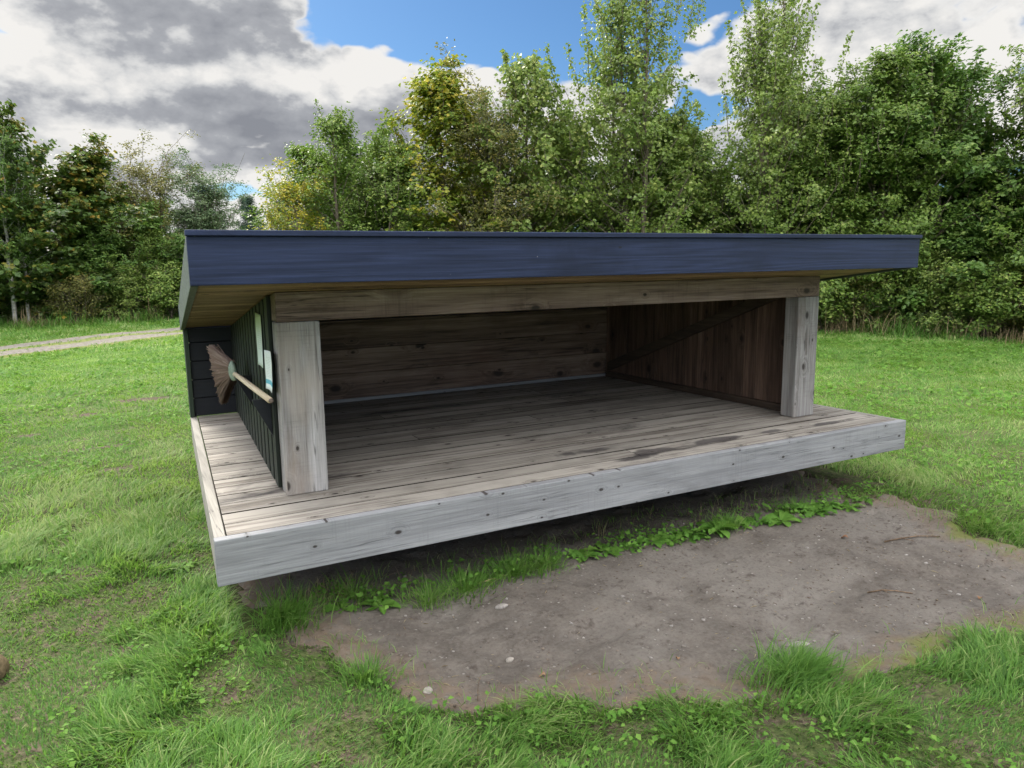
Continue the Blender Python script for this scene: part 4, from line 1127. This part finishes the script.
r4 = np.random.default_rng(44); n = 2600
x = r4.uniform(-2.0, 2.1, n); y = r4.uniform(-1.65, .35, n); sd = dirt_sd(x, y)
m = (sd < 0) & (r4.uniform(0, 1, n) < .10+np.exp(sd*7)*.9+.35*(y > -.15)); x, y = x[m], y[m]; n = len(x)
C = np.column_stack([x, y, dirt_h(x, y)+.003]); up = np.column_stack([r4.normal(0, .12, n), r4.normal(0, .12, n), np.ones(n)])
V, F, A = leafcards(C, r4.uniform(.008, .042, n), up, np.clip(r4.normal(.5, .3, n), 0, 1), r4.uniform(0, 6.3, n), .1, .09)
tag(np_mesh('straw_litter', V, F, G_DRY, attrs={'lv': A}), 'bits of dead straw lying over the bare earth', 'straw', kind='stuff')
bl = attr_mat('brown_fallen_leaf', (.12, .06, .035), (.20, .105, .055), (.28, .18, .10))
def fallen(x, y, L, az, seed, label):
    r = np.random.default_rng(seed); m = 9; V = []; F = []
    for k in range(m):
        t = k/(m-1); w = L*.30*math.sin(math.pi*t**.8)+.0005
        for s_ in (-1, -.5, 0, .5, 1): V.append([(t-.5)*L, s_*w, .004+abs(s_)*w*.5+.006*math.sin(t*5)+r.normal(0, .0006)])
    idx = np.arange(m*5).reshape(m, 5); F = np.stack([idx[:-1, :-1], idx[1:, :-1], idx[1:, 1:], idx[:-1, 1:]], -1).reshape(-1, 4)
    o = np_mesh('fallen_leaf', np.array(V), F, bl, attrs={'lv': np.full(m*5, r.uniform(.2, .9))}, smooth=True)
    o.location = (x, y, float(dirt_h(np.array([x]), np.array([y]))[0])+.002); o.rotation_euler = (r.normal(0, .15), r.normal(0, .15), az)
    tag(o, label, 'leaf')
fallen(1.00, -1.25, .035, .3, 1, 'reddish brown fallen leaf at the right of the bare earth')
fallen(1.10, -.42, .05, 2.0, 2, 'curled brown leaf near the far right of the bare earth')
fallen(-.62, -.98, .028, 1.0, 3, 'tiny brown leaf near the rounded grass tuft')
fallen(-1.15, -.80, .028, 2.6, 4, 'tiny dark leaf near the nearest rim of the bare earth')

# ------------------------------------------------------------------ light and sky
SUN_AZ, SUN_EL = -10.0, 37.0       # azimuth from +Y towards +X
sl = bpy.data.lights.new('sun', 'SUN'); so = bpy.data.objects.new('sun', sl); col.objects.link(so)
sd3 = Vector((math.sin(RAD(SUN_AZ))*math.cos(RAD(SUN_EL)), math.cos(RAD(SUN_AZ))*math.cos(RAD(SUN_EL)), math.sin(RAD(SUN_EL))))
so.rotation_euler = sd3.to_track_quat('Z', 'Y').to_euler(); so.location = (0, 20, 20)
sl.energy = 2.0; sl.angle = RAD(16); sl.color = (1.0, .94, .84)

w = bpy.data.worlds.new('World'); scene.world = w; w.use_nodes = True
w.cycles.sampling_method = 'MANUAL'; w.cycles.sample_map_resolution = 256
nt = w.node_tree; nt.nodes.clear(); n = N(nt)
out = nt.nodes.new('ShaderNodeOutputWorld'); bg = n('Background'); n.link(bg.outputs[0], out.inputs[0]); bg.inputs[1].default_value = .10
sky = n('TexSky'); sky.sky_type = 'NISHITA'; sky.sun_disc = False; sky.sun_elevation = RAD(SUN_EL); sky.sun_rotation = RAD(SUN_AZ) % (2*math.pi)
sky.air_density = 1.0; sky.dust_density = .6; sky.ozone_density = 2.0; sky.altitude = 0
gen = n('TexCoord').outputs['Generated']
dn = n.vmath('NORMALIZE', gen).outputs[0]
s3 = n('SeparateXYZ'); n.link(dn, s3.inputs[0])
az = n.math('MULTIPLY', n.math('ARCTAN2', s3.outputs[0], s3.outputs[1]), 57.2958)
el = n.math('MULTIPLY', n.math('ARCSINE', s3.outputs[2]), 57.2958)
ae = n('CombineXYZ'); n.link(az, ae.inputs[0]); n.link(el, ae.inputs[1])
def blob(a, e, sa, se, amp):
    v_ = n('VectorMath', operation='MULTIPLY_ADD'); n.link(ae.outputs[0], v_.inputs[0]); v_.inputs[1].default_value = (1/sa, 1/se, 0); v_.inputs[2].default_value = (-a/sa, -e/se, 0)
    d_ = n('VectorMath', operation='DOT_PRODUCT'); n.link(v_.outputs[0], d_.inputs[0]); n.link(v_.outputs[0], d_.inputs[1])
    return n.math('MULTIPLY', n.math('POWER', .3679, d_.outputs['Value']), amp)
def total(base, blobs):
    t = base
    for b_ in blobs: t = n.math('ADD', t, blob(*b_))
    return t
cv = n.mapping(dn, (1, 1, 1.7))
wn = n('TexNoise'); n.link(cv, wn.inputs['Vector']); wn.inputs['Scale'].default_value = 6; wn.inputs['Detail'].default_value = 3; wn.inputs['Roughness'].default_value = .6
wv_ = n.vmath('SCALE', n.vmath('SUBTRACT', wn.outputs['Color'], (.5, .5, .5)).outputs[0]); wv_.inputs['Scale'].default_value = .16
cw = n.vmath('ADD', cv, wv_.outputs[0]).outputs[0]
def puffs(scale):
    v_ = n('TexVoronoi'); v_.feature = 'F1'; n.link(cw, v_.inputs['Vector']); v_.inputs['Scale'].default_value = scale
    return n.math('SUBTRACT', 1.0, v_.outputs['Distance'])
p1, p2 = puffs(11), puffs(27)
big = n.noise(cv, 4.5, 6, .55)
puff = n.math('MULTIPLY_ADD', p1, .55, n.math('MULTIPLY', p2, .45))
fine = n.noise(cv, 34, 4, .6)
dens = n.math('MULTIPLY_ADD', puff, .38, n.math('MULTIPLY_ADD', big, .6, n.math('MULTIPLY', fine, .10)))
dens = total(dens, [(-4, 11, 16, 8, .26), (6, 4, 30, 3.4, .22), (20, 9.5, 10, 3.8, .30), (7, 15, 7, 4, .20), (52, 12.0, 14, 6.5, .30), (31, 9.8, 7, 3.0, .24), (23.5, 12.6, 2.6, 1.4, .14), (17.5, 13.0, 2.2, 1.3, .14), (29, 11.8, 2, 1.0, .10), (25.5, 12.2, 5, 1.7, .20), (18.5, 13.6, 3, 1.2, .12), (33, 12, 3, 1.4, .10),
                    (27, 18.8, 9, 2.8, -.60), (17.5, 18.3, 3.0, 1.9, -.42), (8.0, 5.2, 2.6, .9, -.30), (35.5, 14.6, 4, 3, -.34), (41.6, 10.3, 2.2, 1.2, -.40), (42, 17.3, 1.8, .9, -.34), (52.2, 12.7, 1.6, .8, -.14), (55.5, 16.4, 3, .6, -.26)])
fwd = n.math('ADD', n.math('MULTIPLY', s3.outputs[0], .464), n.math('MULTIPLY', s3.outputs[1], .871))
dens = n.math('ADD', dens, n.mapr(fwd, .2, .7, .13, 0))  # extra cloud cover added behind the view for whiter fill light
alpha = n.mapr(dens, .595, .675)
gr = n.noise(cv, 6.5, 6, .62)
thick = n.math('MULTIPLY_ADD', gr, 1.0, -.05); thick = n.math('ADD', thick, n.math('MULTIPLY', n.math('SUBTRACT', fine, .5), .30)); thick = n.math('ADD', thick, n.math('MULTIPLY', n.math('SUBTRACT', p2, .6), -.16)); thick = n.math('ADD', thick, n.math('MULTIPLY', n.math('SUBTRACT', puff, .55), -.08))
thick = total(thick, [(7.5, 15.8, 6.5, 1.9, .30), (1, 10.2, 6.5, 1.2, .20), (12, 9.6, 6.5, 1.9, .32), (9, 7.2, 6, 1.0, .20), (21, 10.6, 3.8, 1.5, .24), (-3.6, 13.4, 2.6, 1.3, -.34), (2.6, 8.0, 3.4, .8, -.40), (9, 12.7, 4.4, .6, -.22), (13, 5.3, 4, 1.2, -.42),
                      (27, 9.5, 3, 1.3, .12), (50, 14.8, 7, 1.2, .10), (46, 12.3, 4, 1.5, -.15), (60, 11.2, 6, 2, -.2), (18, 13.6, 2.2, 1.0, -.32), (24, 13.4, 2.2, 1.0, -.25)])
gcol = n.ramp(n.mapr(thick, .38, .86, smooth=False), [(0, (1.0, .98, .95)), (.28, (.76, .765, .77)), (.52, (.46, .475, .51)), (1, (.30, .315, .355))])
edgew = n.mapr(dens, .655, .72, 1, 0)
ccol = n.mix(n.math('MULTIPLY', edgew, .75), gcol, (1.0, .99, .97))
ccol = n.vmath('SCALE', ccol)
# unseen clouds behind and overhead boosted as fill light, dimmed low to darken the interior
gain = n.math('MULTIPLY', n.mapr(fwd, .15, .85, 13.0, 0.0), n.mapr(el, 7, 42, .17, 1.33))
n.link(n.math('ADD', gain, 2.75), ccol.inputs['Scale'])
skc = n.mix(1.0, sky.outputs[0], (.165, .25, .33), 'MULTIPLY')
sk2 = n.vmath('SCALE', skc); n.link(n.mapr(fwd, .05, .8, 2.2, 1.0), sk2.inputs['Scale']); skc = sk2.outputs[0]  # unseen blue sky behind the view raised too, as fill
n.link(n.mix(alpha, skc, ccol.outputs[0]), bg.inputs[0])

scene.view_settings.view_transform = 'Standard'; scene.view_settings.look = 'None'; scene.view_settings.gamma = 1
scene.view_settings.use_curve_mapping = False; scene.view_settings.exposure = 1.7
scene.render.engine = 'CYCLES'
scene.cycles.max_bounces = 5; scene.cycles.diffuse_bounces = 3; scene.cycles.glossy_bounces = 2; scene.cycles.transmission_bounces = 3; scene.cycles.use_denoising = True; scene.cycles.denoising_prefilter = 'ACCURATE'; scene.cycles.use_adaptive_sampling = True; scene.cycles.adaptive_threshold = .02
scene.render.resolution_x = 1024; scene.render.resolution_y = 768
print('grass verts', NB)
